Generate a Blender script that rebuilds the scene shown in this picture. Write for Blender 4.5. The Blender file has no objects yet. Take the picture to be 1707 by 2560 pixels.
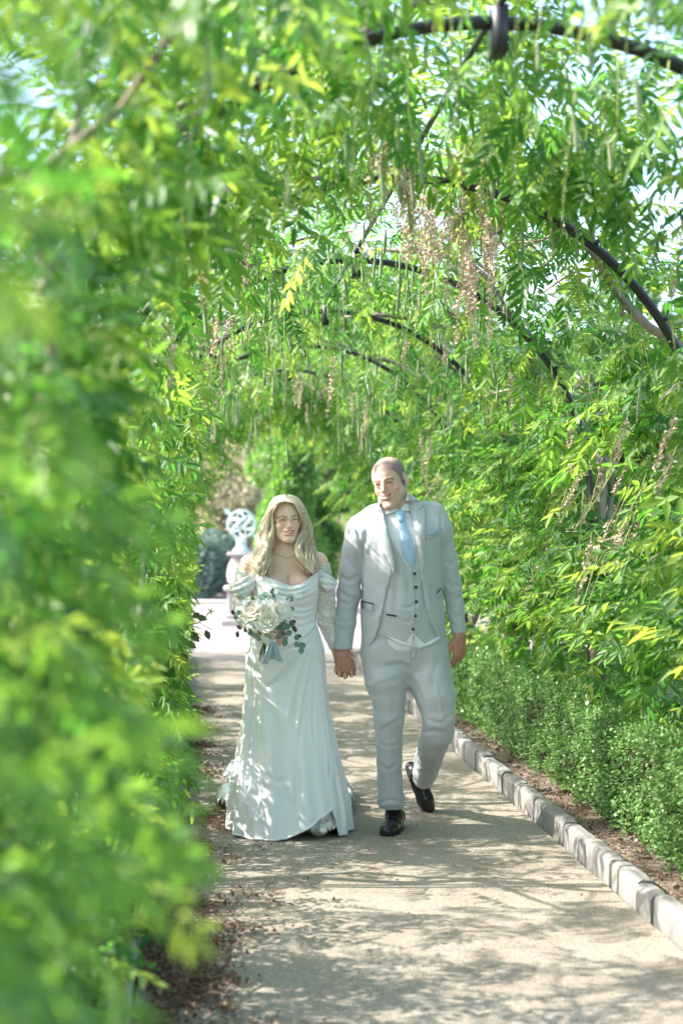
import bpy, math, random, os
import numpy as np
from mathutils import Vector, Matrix, geometry
from mathutils.bvhtree import BVHTree
from mathutils import noise as mnoise
random.seed(7); rng = np.random.default_rng(7)
R = math.radians
scene = bpy.context.scene
COL = scene.collection

# ------------------------------------------------------------------ camera
F = 60.0
FPX = 2560 * F / 36.0                       # focal length in pixels of the 1707x2560 photograph
CAM = Vector((0, 0, 1.51))
YAW = math.atan((853.5 - 490) / FPX)
PITCH = math.atan(36 / FPX)
cd = bpy.data.cameras.new('camera')
cam = bpy.data.objects.new('camera', cd); COL.objects.link(cam)
cd.sensor_fit = 'VERTICAL'; cd.sensor_height = 36; cd.sensor_width = 24; cd.lens = F
cd.clip_start = 0.05; cd.clip_end = 900
cam.location = CAM
cam.rotation_euler = (R(90) + PITCH, 0, -YAW)
cd.dof.use_dof = True; cd.dof.focus_distance = 8.5; cd.dof.aperture_fstop = 2.2
scene.camera = cam
# ------------------------------------------------------------------ sky and sun
SUN = Vector((-0.77, 0.06, 0.64)).normalized()      # towards the sun: from the left, high
W = bpy.data.worlds.new('World'); scene.world = W; W.use_nodes = True
nt = W.node_tree; bg = nt.nodes['Background']
sky = nt.nodes.new('ShaderNodeTexSky'); sky.sky_type = 'NISHITA'; sky.sun_disc = False
sky.sun_elevation = math.asin(SUN.z); sky.sun_rotation = math.atan2(SUN.x, SUN.y)
sky.dust_density = 2; sky.air_density = 1.0; sky.ozone_density = 1.0
nt.links.new(sky.outputs[0], bg.inputs[0]); bg.inputs[1].default_value = 0.15
sd = bpy.data.lights.new('sun', 'SUN'); sun = bpy.data.objects.new('sun', sd); COL.objects.link(sun)
sd.energy = 2.8; sd.angle = R(0.55); sd.color = (1.0, 0.955, 0.89)
sun.rotation_euler = (-SUN).to_track_quat('-Z', 'Y').to_euler()
scene.view_settings.view_transform = 'Standard'; scene.view_settings.look = 'None'
scene.view_settings.exposure = 2.17; scene.view_settings.gamma = 1.0
try:
    scene.cycles.use_denoising = True
    scene.cycles.max_bounces = 10; scene.cycles.diffuse_bounces = 5; scene.cycles.transmission_bounces = 6
    scene.cycles.transparent_max_bounces = 12; scene.cycles.glossy_bounces = 3
    scene.cycles.sample_clamp_indirect = 8
    scene.cycles.caustics_reflective = False; scene.cycles.caustics_refractive = False
except Exception: pass

# ------------------------------------------------------------------ helpers
_f = Vector((math.sin(YAW) * math.cos(PITCH), math.cos(YAW) * math.cos(PITCH), math.sin(PITCH)))
_r = Vector((math.cos(YAW), -math.sin(YAW), 0)); _u = _r.cross(_f)
def at(px, py, Y):
    """the point of the place that stands at depth Y on the line of sight through a pixel of the photograph"""
    d = _f * FPX + _r * (px - 853.5) - _u * (py - 1280)
    return CAM + d * (Y / d.y)
def atn(px, py, Y):
    px = np.asarray(px, float); py = np.asarray(py, float); Y = np.asarray(Y, float)
    d = np.stack([_f[i] * FPX + _r[i] * (px - 853.5) - _u[i] * (py - 1280) for i in range(3)], -1)
    return np.array(CAM) + d * (Y / d[..., 1])[..., None]
def topx(P):
    """the pixel at which a point of the place stands"""
    q = np.asarray(P, float) - np.array(CAM)
    a = q @ np.array(_r); b = q @ np.array(_u); c = q @ np.array(_f)
    return 853.5 + a / c * FPX, 1280 - b / c * FPX
def ground(px, py):
    d = _f * FPX + _r * (px - 853.5) - _u * (py - 1280)
    return CAM + d * (-CAM.z / d.z)

def tag(o, label=None, cat=None, group=None, kind=None):
    if label: o['label'] = label
    if cat: o['category'] = cat
    if group: o['group'] = group
    if kind: o['kind'] = kind
    return o
def empty(name, loc=(0, 0, 0), label=None, cat=None, group=None, kind=None, parent=None):
    o = bpy.data.objects.new(name, None); COL.objects.link(o); o.location = loc; o.empty_display_size = .1
    if parent: o.parent = parent
    return tag(o, label, cat, group, kind)
def mesh(name, v, f, m, smooth=True, attrs=None, cols=None):
    """numpy vertices and faces (lists or one array of tris/quads) to a mesh datablock"""
    me = bpy.data.meshes.new(name)
    v = np.asarray(v, np.float32)
    if isinstance(f, np.ndarray):
        k = f.shape[1]; n = len(f)
        me.vertices.add(len(v)); me.vertices.foreach_set('co', v.ravel())
        me.loops.add(n * k); me.loops.foreach_set('vertex_index', f.astype(np.int32).ravel())
        me.polygons.add(n); me.polygons.foreach_set('loop_start', np.arange(0, n * k, k, dtype=np.int32))
        try: me.polygons.foreach_set('loop_total', np.full(n, k, dtype=np.int32))
        except Exception: pass
        me.update(calc_edges=True); me.validate()
    else:
        me.from_pydata([tuple(map(float, p)) for p in v], [], [tuple(map(int, q)) for q in f]); me.update()
    me.polygons.foreach_set('use_smooth', np.full(len(me.polygons), bool(smooth)))
    if attrs:
        for k, a in attrs.items():
            at_ = me.attributes.new(k, 'FLOAT', 'POINT'); at_.data.foreach_set('value', np.asarray(a, np.float32))
    if cols is not None:
        ca = me.color_attributes.new('tone', 'FLOAT_COLOR', 'POINT')
        c4 = np.ones((len(v), 4), np.float32); c4[:, :3] = cols; ca.data.foreach_set('color', c4.ravel())
    ms = m if isinstance(m, (list, tuple)) else [m]
    for x in ms: me.materials.append(x)
    return me
def link(name, me, parent=None, loc=None):
    o = bpy.data.objects.new(name, me); COL.objects.link(o)
    if parent:
        o.parent = parent
        # parents are unrotated empties or meshes: keep world coordinates
        p = parent; off = Vector((0, 0, 0))
        while p: off += p.location; p = p.parent
        if loc is None: o.location = -off
        else: o.location = Vector(loc) - off
    elif loc is not None: o.location = loc
    return o
def obj(name, v, f, m, parent=None, smooth=True, attrs=None, cols=None):
    return link(name, mesh(name, v, f, m, smooth, attrs, cols), parent)

class MB:
    """collects pieces of geometry that become ONE mesh object"""
    def __init__(s): s.v = []; s.f = []; s.n = 0
    def add(s, v, f):
        s.v.extend([tuple(p) for p in v]); s.f.extend([tuple(i + s.n for i in q) for q in f]); s.n = len(s.v)
    def box(s, lo, hi, bev=0.0, rot=None, org=None):
        x0, y0, z0 = lo; x1, y1, z1 = hi
        if bev <= 0:
            v = [(x0,y0,z0),(x1,y0,z0),(x1,y1,z0),(x0,y1,z0),(x0,y0,z1),(x1,y0,z1),(x1,y1,z1),(x0,y1,z1)]
            f = [(0,3,2,1),(4,5,6,7),(0,1,5,4),(1,2,6,5),(2,3,7,6),(3,0,4,7)]
        else:
            b = bev; v = []; f = []
            def ring(z, i): return [(x0+i,y0+i,z),(x1-i,y0+i,z),(x1-i,y1-i,z),(x0+i,y1-i,z)]
            for z, i in ((z0, b), (z0 + b, 0), (z1 - b, 0), (z1, b)): v += ring(z, i)
            for k in range(3):
                for j in range(4): f.append((4*k+j, 4*k+(j+1)%4, 4*k+4+(j+1)%4, 4*k+4+j))
            f += [(3,2,1,0), (12,13,14,15)]
        if rot is not None:
            o = Vector(org or (0, 0, 0)); v = [rot @ (Vector(p) - o) + o for p in v]
        s.add(v, f)
    def tube(s, pts, rad, n=8, cap=True, flat=1.0):
        v, f = tube(pts, rad, n, cap); s.add(v, f)
    def lathe(s, prof, c, n=24):
        v = []; f = []
        for r, z in prof:
            for k in range(n):
                a = 2 * math.pi * k / n; v.append((c[0] + r * math.cos(a), c[1] + r * math.sin(a), c[2] + z))
        for i in range(len(prof) - 1):
            for k in range(n): f.append((i*n+k, i*n+(k+1)%n, (i+1)*n+(k+1)%n, (i+1)*n+k))
        f.append(tuple(range(n - 1, -1, -1))); f.append(tuple((len(prof)-1)*n + k for k in range(n)))
        s.add(v, f)
    def build(s, name, m, parent=None, smooth=True): return obj(name, s.v, s.f, m, parent, smooth)
def tube(pts, rad, n=8, cap=True):
    P = [Vector(p) for p in pts]; m = len(P)
    rr = rad if hasattr(rad, '__len__') else [rad] * m
    v = []; f = []; up = None
    for i in range(m):
        t = (P[min(i+1, m-1)] - P[max(i-1, 0)])
        t = t.normalized() if t.length > 1e-9 else Vector((0, 0, 1))
        if up is None: up = t.orthogonal().normalized()
        up = (up - t * up.dot(t)); up = up.normalized() if up.length > 1e-6 else t.orthogonal().normalized()
        b = t.cross(up)
        for k in range(n):
            a = 2 * math.pi * k / n; v.append(P[i] + (up * math.cos(a) + b * math.sin(a)) * rr[i])
    for i in range(m - 1):
        for k in range(n): f.append((i*n+k, i*n+(k+1)%n, (i+1)*n+(k+1)%n, (i+1)*n+k))
    if cap:
        f.append(tuple(range(n - 1, -1, -1))); f.append(tuple((m-1)*n + k for k in range(n)))
    return v, f
def spline(pts, n):
    """Catmull-Rom through points, n samples a span"""
    P = [Vector(p) for p in pts]; P = [P[0] * 2 - P[1]] + P + [P[-1] * 2 - P[-2]]; out = []
    for i in range(1, len(P) - 2):
        for k in range(n):
            t = k / n; a, b, c, d = P[i-1], P[i], P[i+1], P[i+2]
            out.append(0.5 * ((2*b) + (c-a)*t + (2*a-5*b+4*c-d)*t*t + (3*b-a-3*c+d)*t**3))
    out.append(P[-2]); return out

# ------------------------------------------------------------------ materials
def mat(name, col, rough=0.6, spec=0.5, bump=None, metal=0, var=None, sheen=0, trans=None, coat=0, sss=0, tone=False, alpha=None):
    """bump=(scale, strength, distance), var=(scale, other colour, amount, detail)"""
    m = bpy.data.materials.new(name); m.use_nodes = True; n = m.node_tree.nodes; l = m.node_tree.links
    b = n['Principled BSDF']; b.inputs['Roughness'].default_value = rough; b.inputs['Metallic'].default_value = metal
    b.inputs['Specular IOR Level'].default_value = spec
    b.inputs['Base Color'].default_value = (*col, 1)
    if sheen: b.inputs['Sheen Weight'].default_value = sheen
    if coat: b.inputs['Coat Weight'].default_value = coat
    if sss:
        b.inputs['Subsurface Weight'].default_value = sss; b.inputs['Subsurface Radius'].default_value = (1.0, .35, .2)
        b.inputs['Subsurface Scale'].default_value = 0.012
    geo = n.new('ShaderNodeNewGeometry')
    src = None
    if tone:
        a = n.new('ShaderNodeAttribute'); a.attribute_name = 'tone'; src = a.outputs['Color']
    if var:
        t = n.new('ShaderNodeTexNoise'); t.inputs['Scale'].default_value = var[0]; t.inputs['Detail'].default_value = var[3] if len(var) > 3 else 5
        l.new(geo.outputs['Position'], t.inputs['Vector'])
        r = n.new('ShaderNodeMapRange'); r.inputs[1].default_value = .35; r.inputs[2].default_value = .65; l.new(t.outputs[0], r.inputs[0])
        r.inputs[4].default_value = var[2]
        mx = n.new('ShaderNodeMix'); mx.data_type = 'RGBA'; l.new(r.outputs[0], mx.inputs[0])
        if src: l.new(src, mx.inputs[6])
        else: mx.inputs[6].default_value = (*col, 1)
        mx.inputs[7].default_value = (*var[1], 1); src = mx.outputs[2]
    if src: l.new(src, b.inputs['Base Color'])
    if bump:
        t = n.new('ShaderNodeTexNoise'); t.inputs['Scale'].default_value = bump[0]; t.inputs['Detail'].default_value = 6
        l.new(geo.outputs['Position'], t.inputs['Vector'])
        bn = n.new('ShaderNodeBump'); bn.inputs['Strength'].default_value = bump[1]; bn.inputs['Distance'].default_value = bump[2]
        l.new(t.outputs[0], bn.inputs['Height']); l.new(bn.outputs[0], b.inputs['Normal'])
    return m
def leaf_mat(name, cols, tcols, gloss=0.35, tr=0.5):
    """leaf: two-sided diffuse + light that comes through the blade + waxy shine; colour runs over `cols` with each leaf's own tint"""
    m = bpy.data.materials.new(name); m.use_nodes = True; n = m.node_tree.nodes; l = m.node_tree.links
    n.remove(n['Principled BSDF'])
    a = n.new('ShaderNodeAttribute'); a.attribute_name = 'tint'
    oi = n.new('ShaderNodeObjectInfo')
    s = n.new('ShaderNodeMath'); s.operation = 'ADD'; l.new(a.outputs['Fac'], s.inputs[0]); l.new(oi.outputs['Random'], s.inputs[1])
    fr = n.new('ShaderNodeMath'); fr.operation = 'FRACT'; l.new(s.outputs[0], fr.inputs[0])
    def ramp(cs):
        r = n.new('ShaderNodeValToRGB'); e = r.color_ramp.elements
        while len(e) < len(cs): e.new(0.5)
        for i, c in enumerate(cs): e[i].position = i / (len(cs) - 1); e[i].color = (*c, 1)
        l.new(fr.outputs[0], r.inputs[0]); return r
    rc = ramp(cols); rt = ramp(tcols)
    d = n.new('ShaderNodeBsdfDiffuse'); l.new(rc.outputs[0], d.inputs[0])
    t = n.new('ShaderNodeBsdfTranslucent'); l.new(rt.outputs[0], t.inputs[0])
    g = n.new('ShaderNodeBsdfGlossy'); g.inputs['Roughness'].default_value = gloss; g.inputs[0].default_value = (1, 1, 1, 1)
    m1 = n.new('ShaderNodeMixShader'); m1.inputs[0].default_value = tr; l.new(d.outputs[0], m1.inputs[1]); l.new(t.outputs[0], m1.inputs[2])
    fre = n.new('ShaderNodeFresnel'); fre.inputs[0].default_value = 1.26
    cap = n.new('ShaderNodeMath'); cap.operation = 'MINIMUM'; cap.inputs[1].default_value = .13; l.new(fre.outputs[0], cap.inputs[0])
    m2 = n.new('ShaderNodeMixShader'); l.new(cap.outputs[0], m2.inputs[0]); l.new(m1.outputs[0], m2.inputs[1]); l.new(g.outputs[0], m2.inputs[2])
    l.new(m2.outputs[0], n['Material Output'].inputs[0])
    return m
# ------------------------------------------------------------------ ground, path, kerbs
XL, XR = -0.19, 1.72          # the gravel path between its kerbs
CX, RAD, TOP = 0.89, 1.33, 3.0  # middle line, radius and crown of the metal arches
END = 20.5                    # where the wisteria tunnel ends
ARCH0, STEP = 4.98, 2.26
def sheet(name, x0, x1, y0, y1, z, nx, ny, m, amp=0, sc=1, kind='structure', parent=None, label=None):
    xs = np.linspace(x0, x1, nx); ys = np.linspace(y0, y1, ny); X, Y = np.meshgrid(xs, ys, indexing='ij')
    Z = np.full_like(X, z)
    if amp:
        for i in range(nx):
            for j in range(ny): Z[i, j] += amp * mnoise.noise(Vector((X[i, j] * sc, Y[i, j] * sc, 3.1)))
    v = np.stack([X, Y, Z], -1).reshape(-1, 3); I = np.arange(nx * ny).reshape(nx, ny)
    f = np.stack([I[:-1, :-1], I[1:, :-1], I[1:, 1:], I[:-1, 1:]], -1).reshape(-1, 4)
    o = obj(name, v, f, m, parent); return tag(o, label, None, None, kind)

def gravel_mat(name, c1, c2, c3, fine=260, bump=.5):
    m = mat(name, c1, .9, .2); n = m.node_tree.nodes; l = m.node_tree.links; b = n['Principled BSDF']; g = n['Geometry']
    v = n.new('ShaderNodeTexVoronoi'); v.inputs['Scale'].default_value = fine; l.new(g.outputs['Position'], v.inputs['Vector'])
    t = n.new('ShaderNodeTexNoise'); t.inputs['Scale'].default_value = 1.7; t.inputs['Detail'].default_value = 8; l.new(g.outputs['Position'], t.inputs['Vector'])
    r = n.new('ShaderNodeValToRGB'); e = r.color_ramp.elements; e[0].position = .0; e[0].color = (*c2, 1); e[1].position = 1; e[1].color = (*c3, 1)
    k = e.new(.45); k.color = (*c1, 1)
    sp = n.new('ShaderNodeSeparateColor'); l.new(v.outputs['Color'], sp.inputs[0]); l.new(sp.outputs[0], r.inputs[0])
    mx = n.new('ShaderNodeMix'); mx.data_type = 'RGBA'; mx.blend_type = 'MULTIPLY'; mx.inputs[0].default_value = .55
    r2 = n.new('ShaderNodeValToRGB'); r2.color_ramp.elements[0].position = .32; r2.color_ramp.elements[0].color = (.6, .56, .5, 1); r2.color_ramp.elements[1].position = .66
    l.new(t.outputs[0], r2.inputs[0]); l.new(r.outputs[0], mx.inputs[6]); l.new(r2.outputs[0], mx.inputs[7]); l.new(mx.outputs[2], b.inputs['Base Color'])
    bn = n.new('ShaderNodeBump'); bn.inputs['Strength'].default_value = bump; bn.inputs['Distance'].default_value = .004
    t2 = n.new('ShaderNodeTexNoise'); t2.inputs['Scale'].default_value = 90; t2.inputs['Detail'].default_value = 8; l.new(g.outputs['Position'], t2.inputs['Vector'])
    t4 = n.new('ShaderNodeTexNoise'); t4.inputs['Scale'].default_value = 9; t4.inputs['Detail'].default_value = 5; l.new(g.outputs['Position'], t4.inputs['Vector'])
    bn2 = n.new('ShaderNodeBump'); bn2.inputs['Strength'].default_value = .5; bn2.inputs['Distance'].default_value = .025; l.new(t4.outputs[0], bn2.inputs['Height']); l.new(bn2.outputs[0], bn.inputs['Normal'])
    l.new(t2.outputs[0], bn.inputs['Height']); l.new(bn.outputs[0], b.inputs['Normal'])
    return m
M_path = gravel_mat('path_gravel', (.325, .28, .23), (.185, .155, .128), (.46, .41, .35))
M_soil = gravel_mat('bed_soil', (.20, .155, .12), (.10, .075, .055), (.33, .28, .23), 120, .9)
M_court = gravel_mat('court_gravel', (.33, .285, .275), (.27, .23, .225), (.38, .33, .32), 60)
M_grass = mat('lawn', (.07, .12, .03), .8, .2, var=(3, (.12, .16, .05), .8))
M_kerb = mat('kerb_granite', (.27, .255, .24), .85, .25, bump=(60, .5, .004), var=(9, (.21, .195, .18), .7))
M_stone = mat('pedestal_stone', (.50, .46, .42), .85, .2, bump=(30, .4, .004), var=(8, (.34, .32, .29), .6))
M_brick = mat('garden_brick', (.42, .27, .23), .85, .2, var=(5, (.50, .36, .31), .7))
M_metal = mat('black_arch_metal', (.018, .018, .022), .42, .5, bump=(80, .2, .001))
M_bark = mat('vine_bark', (.20, .155, .12), .85, .2, bump=(45, .9, .006), var=(14, (.33, .29, .25), .9))
M_twig = mat('pale_twig', (.42, .36, .28), .8, .2, var=(20, (.28, .22, .16), .7))
M_stalk = mat('green_stalk', (.36, .38, .15), .6, .3, var=(6, (.24, .30, .10), .8))
M_dry = mat('dried_flower', (.66, .51, .41), .85, .1, var=(50, (.50, .36, .27), .9))
M_verd = mat('verdigris_bronze', (.50, .66, .63), .6, .4, var=(12, (.70, .80, .77), .9), bump=(50, .3, .002))
M_pod = leaf_mat('velvet_pod', [(.20, .28, .13), (.26, .34, .17), (.34, .38, .21)], [(.2, .3, .1)] * 3, .6, .15)
M_leaf = leaf_mat('wisteria_leaf', [(.035, .100, .022), (.062, .155, .030), (.10, .210, .035), (.19, .285, .045)],
                  [(.10, .36, .035), (.20, .50, .05), (.36, .62, .06), (.60, .72, .10)], .55, .55)
M_box = leaf_mat('box_leaf', [(.07, .165, .045), (.12, .24, .07), (.19, .31, .11), (.28, .37, .15)],
                 [(.12, .34, .05), (.18, .42, .07), (.26, .48, .09), (.36, .50, .14)], .32, .25)
M_tree = leaf_mat('tree_leaf', [(.04, .085, .025), (.06, .11, .03), (.09, .14, .04)], [(.09, .2, .03), (.14, .28, .04), (.24, .34, .06)], .5, .4)
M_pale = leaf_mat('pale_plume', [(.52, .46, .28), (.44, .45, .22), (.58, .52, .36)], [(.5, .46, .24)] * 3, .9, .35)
M_blue = leaf_mat('blue_shrub_leaf', [(.12, .20, .16), (.16, .25, .20), (.22, .30, .26)], [(.1, .2, .1)] * 3, .8, .3)
M_litter = leaf_mat('fallen_leaf', [(.14, .06, .04), (.20, .10, .06), (.10, .05, .035), (.30, .2, .11)], [(.2, .1, .05)] * 4, .6, .15)
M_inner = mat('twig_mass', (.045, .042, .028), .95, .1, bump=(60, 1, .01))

gr = sheet('lawn_ground', -300, 300, -60, 600, -.03, 2, 2, M_grass)
sheet('courtyard_ground', -24, 26, END + .2, 52, -.006, 60, 40, M_court, .01, .8)
sheet('gravel_path', XL, XR, -2.5, END + .2, 0, 24, 260, M_path, .008, 2.2)
sheet('soil_bed', XR + .115, 3.2, -2.5, END + .2, .035, 20, 200, M_soil, .03, 5)
sheet('soil_bed', -1.6, XL - .10, -2.5, END + .2, .03, 14, 160, M_soil, .03, 5)

def kerb(x0, side, y0, y1, label):
    root = empty('kerb', (x0, y0, 0), label, None, None, 'structure')
    tmpl = []
    for k in range(7):
        g = random.Random(50 + k + (9 if side < 0 else 0)); L = .30; w = .085; h = .112
        mb = MB(); nx, ny = 5, 7
        v = []; f = []
        # rounded block: profile across, swept along with a little unevenness
        prof = [(0, -.05), (0, h * .82), (.010, h * .95), (.026, h), (w - .02, h * 1.0), (w - .004, h * .93), (w, -.05)]
        for j in range(ny):
            t = j / (ny - 1); e = .006 if j in (0, ny - 1) else 0
            for (a, z) in prof:
                v.append(((a - w / 2) * (1 - 2 * e / w) * side + g.uniform(-.0018, .0018), -L / 2 + t * L, (z - e if z > 0 else z) + g.uniform(-.0018, .0018)))
        m = len(prof)
        for j in range(ny - 1):
            for i in range(m - 1):
                q = (j*m+i, j*m+i+1, (j+1)*m+i+1, (j+1)*m+i); f.append(q if side > 0 else q[::-1])
        c0 = tuple(range(m)); c1 = tuple((ny-1)*m + i for i in range(m))
        f.append(c0[::-1] if side > 0 else c0); f.append(c1 if side > 0 else c1[::-1])
        tmpl.append(mesh('kerb_stone', v, f, M_kerb, False))
    y = y0; i = 0
    while y < y1:
        L = random.choice((.46, .46, .44, .23, .24, .46)); 
        o = bpy.data.objects.new('kerb_stone', tmpl[random.randrange(7)]); COL.objects.link(o); o.parent = root
        o.location = (random.uniform(-.006, .006) + side * .055, y + L / 2 - y0, random.uniform(-.012, .008))
        o.rotation_euler = (random.uniform(-.02, .02), random.uniform(-.03, .03), random.uniform(-.012, .012)); o.scale = (1, (L - .007) / .30, 1)
        y += L; i += 1
    return root
kerb(XR, 1, 4.6, END, None); kerb(XL, -1, 3.2, END, None)

# ------------------------------------------------------------------ scattering of leaf-like pieces
def rotmats(dirs, ups, roll=None):
    """rows: local x along dirs, local z near ups"""
    x = dirs / np.linalg.norm(dirs, axis=1, keepdims=True)
    y = np.cross(ups, x); nrm = np.linalg.norm(y, axis=1, keepdims=True)
    bad = nrm[:, 0] < 1e-4; y[bad] = np.cross(np.array([[1, .3, .2]]), x[bad]); nrm = np.linalg.norm(y, axis=1, keepdims=True); y /= nrm
    z = np.cross(x, y)
    if roll is not None:
        c = np.cos(roll)[:, None]; s = np.sin(roll)[:, None]; y, z = y * c + z * s, z * c - y * s
    return np.stack([x, y, z], 2)          # columns
def place(tv, tf, pos, Rm, sc):
    """numpy copies of a template -> one vertex array and one face array"""
    v = np.einsum('nij,vj->nvi', Rm, tv) * sc[:, None, None] + pos[:, None, :]
    nv = len(tv); f = tf[None] + (np.arange(len(pos)) * nv)[:, None, None]
    return v.reshape(-1, 3), f.reshape(-1, tf.shape[1])
def leaflet(L, Wd, lod, curl=.12, fold=.10):
    if lod == 0:
        pts = [(0,0,0), (.30,.42,.0), (.33,0,-fold), (.30,-.42,.0), (.68,.34,0), (.70,0,-fold), (.68,-.34,0), (1,0,-.02)]
        f = [(0,2,1),(0,3,2),(2,3,6),(2,6,5),(1,2,5),(1,5,4),(5,6,7),(5,7,4)]
    else:
        pts = [(0,0,0), (.42,.46,.03), (.5,0,-fold), (.42,-.46,.03), (1,0,-.02)]
        f = [(0,2,1),(0,3,2),(2,3,4),(2,4,1)]
    v = np.array(pts, float); v[:, 2] -= curl * v[:, 0] ** 2 * 1.6
    v[:, 0] *= L; v[:, 1] *= Wd; v[:, 2] *= L
    return v, np.array(f)
def compound_leaf(seed, lod, pairs=6, L=.25, ll=.072):
    """a pinnate leaf: drooping stalk with paired leaflets and one at the tip; stalk along +x"""
    g = np.random.default_rng(seed); V = []; Fc = []; n = 0
    droop = g.uniform(.05, .5)
    def stalk(t): return np.array([t * L, 0, -droop * L * t * t * .6])
    # the stalk itself: a thin three-sided tube
    ts = np.linspace(0, 1, 4); ring = []
    for t in ts:
        c = stalk(t); r = .0014 * (1.3 - t * .6)
        for a in (0, 2.1, 4.2): ring.append(c + np.array([0, math.cos(a) * r, math.sin(a) * r]))
    V.append(np.array(ring)); fr = []
    for i in range(3):
        for k in range(3):
            a = i*3+k; b = i*3+(k+1)%3; c = b+3; d = a+3; fr += [(a, b, c), (a, c, d)]
    Fc.append(np.array(fr)); n = 12
    for i in range(pairs * 2 + 1):
        tip = i == pairs * 2; k = i // 2; side = 1 if i % 2 else -1
        t = 1.0 if tip else .26 + .70 * k / (pairs - 1 + 1e-9) * .98
        size = ll * (1.0 - .28 * abs(t - .62)) * g.uniform(.85, 1.12)
        v, f = leaflet(size, size * g.uniform(.31, .40), lod, g.uniform(.02, .3), g.uniform(.05, .14))
        az = 0 if tip else side * g.uniform(.75, 1.05); dp = g.uniform(-.1, .45) + droop * .4 * t; ro = g.uniform(-.45, .45) + side * .2
        Rx = Matrix.Rotation(az, 3, 'Z') @ Matrix.Rotation(dp, 3, 'Y') @ Matrix.Rotation(ro, 3, 'X')
        v = v @ np.array(Rx).T + stalk(t); V.append(v); Fc.append(f + n); n += len(v)
    return np.concatenate(V), np.concatenate(Fc)
LEAF0 = [compound_leaf(s, 0, p) for s, p in ((1,6),(2,7),(3,6),(4,7),(5,5),(6,6))]
LEAF1 = [compound_leaf(s, 1, p) for s, p in ((1,6),(2,6),(3,5),(4,6))]
# ------------------------------------------------------------------ metal arches
def prof(s):
    """tunnel cross-section: s 0..1 from the left foot over the crown to the right foot -> x, z, inward normal"""
    s = np.asarray(s, float); leg = TOP - RAD; tot = 2 * leg + math.pi * RAD; d = s * tot
    a = np.clip((d - leg) / RAD, 0, math.pi)
    x = CX - RAD * np.cos(a); z = leg + RAD * np.sin(a)
    z = np.where(d < leg, d, np.where(d > leg + math.pi * RAD, tot - d, z))
    return x, z, np.cos(a), -np.sin(a)
arch_words = ['nearest black metal arch crossing the top of the picture, out of focus', 'black metal arch just in front of the couple, wrapped in grey vine stems',
  'black metal arch whose bare crown shows right above the gap between bride and groom', 'third thin dark arch showing beyond the bare crown, just above the pods',
  'dark arch deep in the tunnel behind the hanging pods, bare crown in leaves', 'dark arch near the far end of the tunnel, mostly buried in leaves',
  'second last dark arch of the tunnel above the shaded underside', 'last dark arch at the far mouth of the tunnel']
for k in range(8):
    y = ARCH0 + STEP * k
    if y > END: break
    root = empty('metal_arch', (CX, y, 0), arch_words[k], 'arch', 'black metal arches carrying the wisteria')
    leg = TOP - RAD
    for dy in (-.022, .022):
        mb = MB(); pts = [(CX - RAD, y + dy, -.1), (CX - RAD, y + dy, leg)] + [(CX - RAD * math.cos(a), y + dy, leg + RAD * math.sin(a)) for a in np.linspace(0.06, math.pi - .06, 34)] + [(CX + RAD, y + dy, leg), (CX + RAD, y + dy, -.1)]
        mb.tube(pts, .0145, 8); mb.build('hoop_tube', M_metal, root)
    mb = MB()
    for a in np.linspace(.25, math.pi - .25, 9):
        c = Vector((CX - RAD * math.cos(a), y, leg + RAD * math.sin(a))); n = Vector((math.cos(a), 0, -math.sin(a)))
        mb.tube([c + n * -.012 + Vector((0, -.045, 0)), c + n * -.012 + Vector((0, .045, 0))], .012, 6)
    mb.build('spacer', M_metal, root)
    mb = MB(); mb.box((CX - .022, y - .05, TOP - .10), (CX + .022, y + .05, TOP + .045), .006); mb.build('crown_bracket', M_metal, root)
for s, nm in ((.5, 'middle'),):
    x, z, nx, nz = [float(q) for q in prof(s)]
    mb = MB(); mb.tube([(x - nx * .03, yy, z - nz * .03 + .02) for yy in np.linspace(ARCH0 - 2.4, END - .4, 12)], .012, 6)
    o = mb.build('roof_rail', M_metal); tag(o, 'long thin black rail joining the crowns of all the arches', 'rail')

# ------------------------------------------------------------------ wisteria vines
VINES = []
vy_l = [2.0, 3.5, 5.0, 7.3, 9.5, 11.8, 14.1, 16.4, 19.0]; vy_r = [4.4, 7.3, 9.5, 11.8, 14.1, 16.4, 19.0]
lab_l = ['wisteria closest to the camera, a green blur along the left edge', 'out of focus wisteria at left, its leaves hanging over the brown leaf litter',
  'wisteria on the left with glowing yellow green leaves across the upper left', 'wisteria on the left beside the bride with bare twigs at its bend',
  'wisteria on the left right behind the bride, sharp leaves reaching over the path', 'wisteria left of the armillary sphere, its lower leaves darker',
  'wisteria on the left half way down the tunnel', 'wisteria on the left near the far mouth of the tunnel', 'last wisteria on the left at the tunnel mouth']
lab_r = ['wisteria over the upper right corner with long pale hanging stalks', 'large wisteria at the right edge with the biggest bright leaflets',
  'wisteria right of the groom, its trunk rising behind the clipped hedge', 'wisteria whose sunlit leaves frame the groom\'s head and shoulder',
  'wisteria behind the groom half way down the tunnel on the right', 'wisteria on the right above the dark gap in the foliage', 'last wisteria on the right at the tunnel mouth']
for (ys, labs, side) in ((vy_l, lab_l, 0), (vy_r, lab_r, 1)):
    for y, lb in zip(ys, labs):
        x = CX + (RAD if side else -RAD)
        VINES.append(dict(y=y, side=side, root=empty('wisteria_vine', (x, y, 0), lb, 'wisteria', 'wisteria vines trained over the tunnel'), P=[], D=[], S=[]))
def vine_of(s, y):
    side = 1 if s > .5 + .06 * math.sin(y * 1.7) else 0
    c = [v for v in VINES if v['side'] == side]
    return min(c, key=lambda v: abs(v['y'] - y))
def nz3(x, y, z, k=0): return mnoise.noise(Vector((x, y, z + 17.3 * k)))

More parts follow.
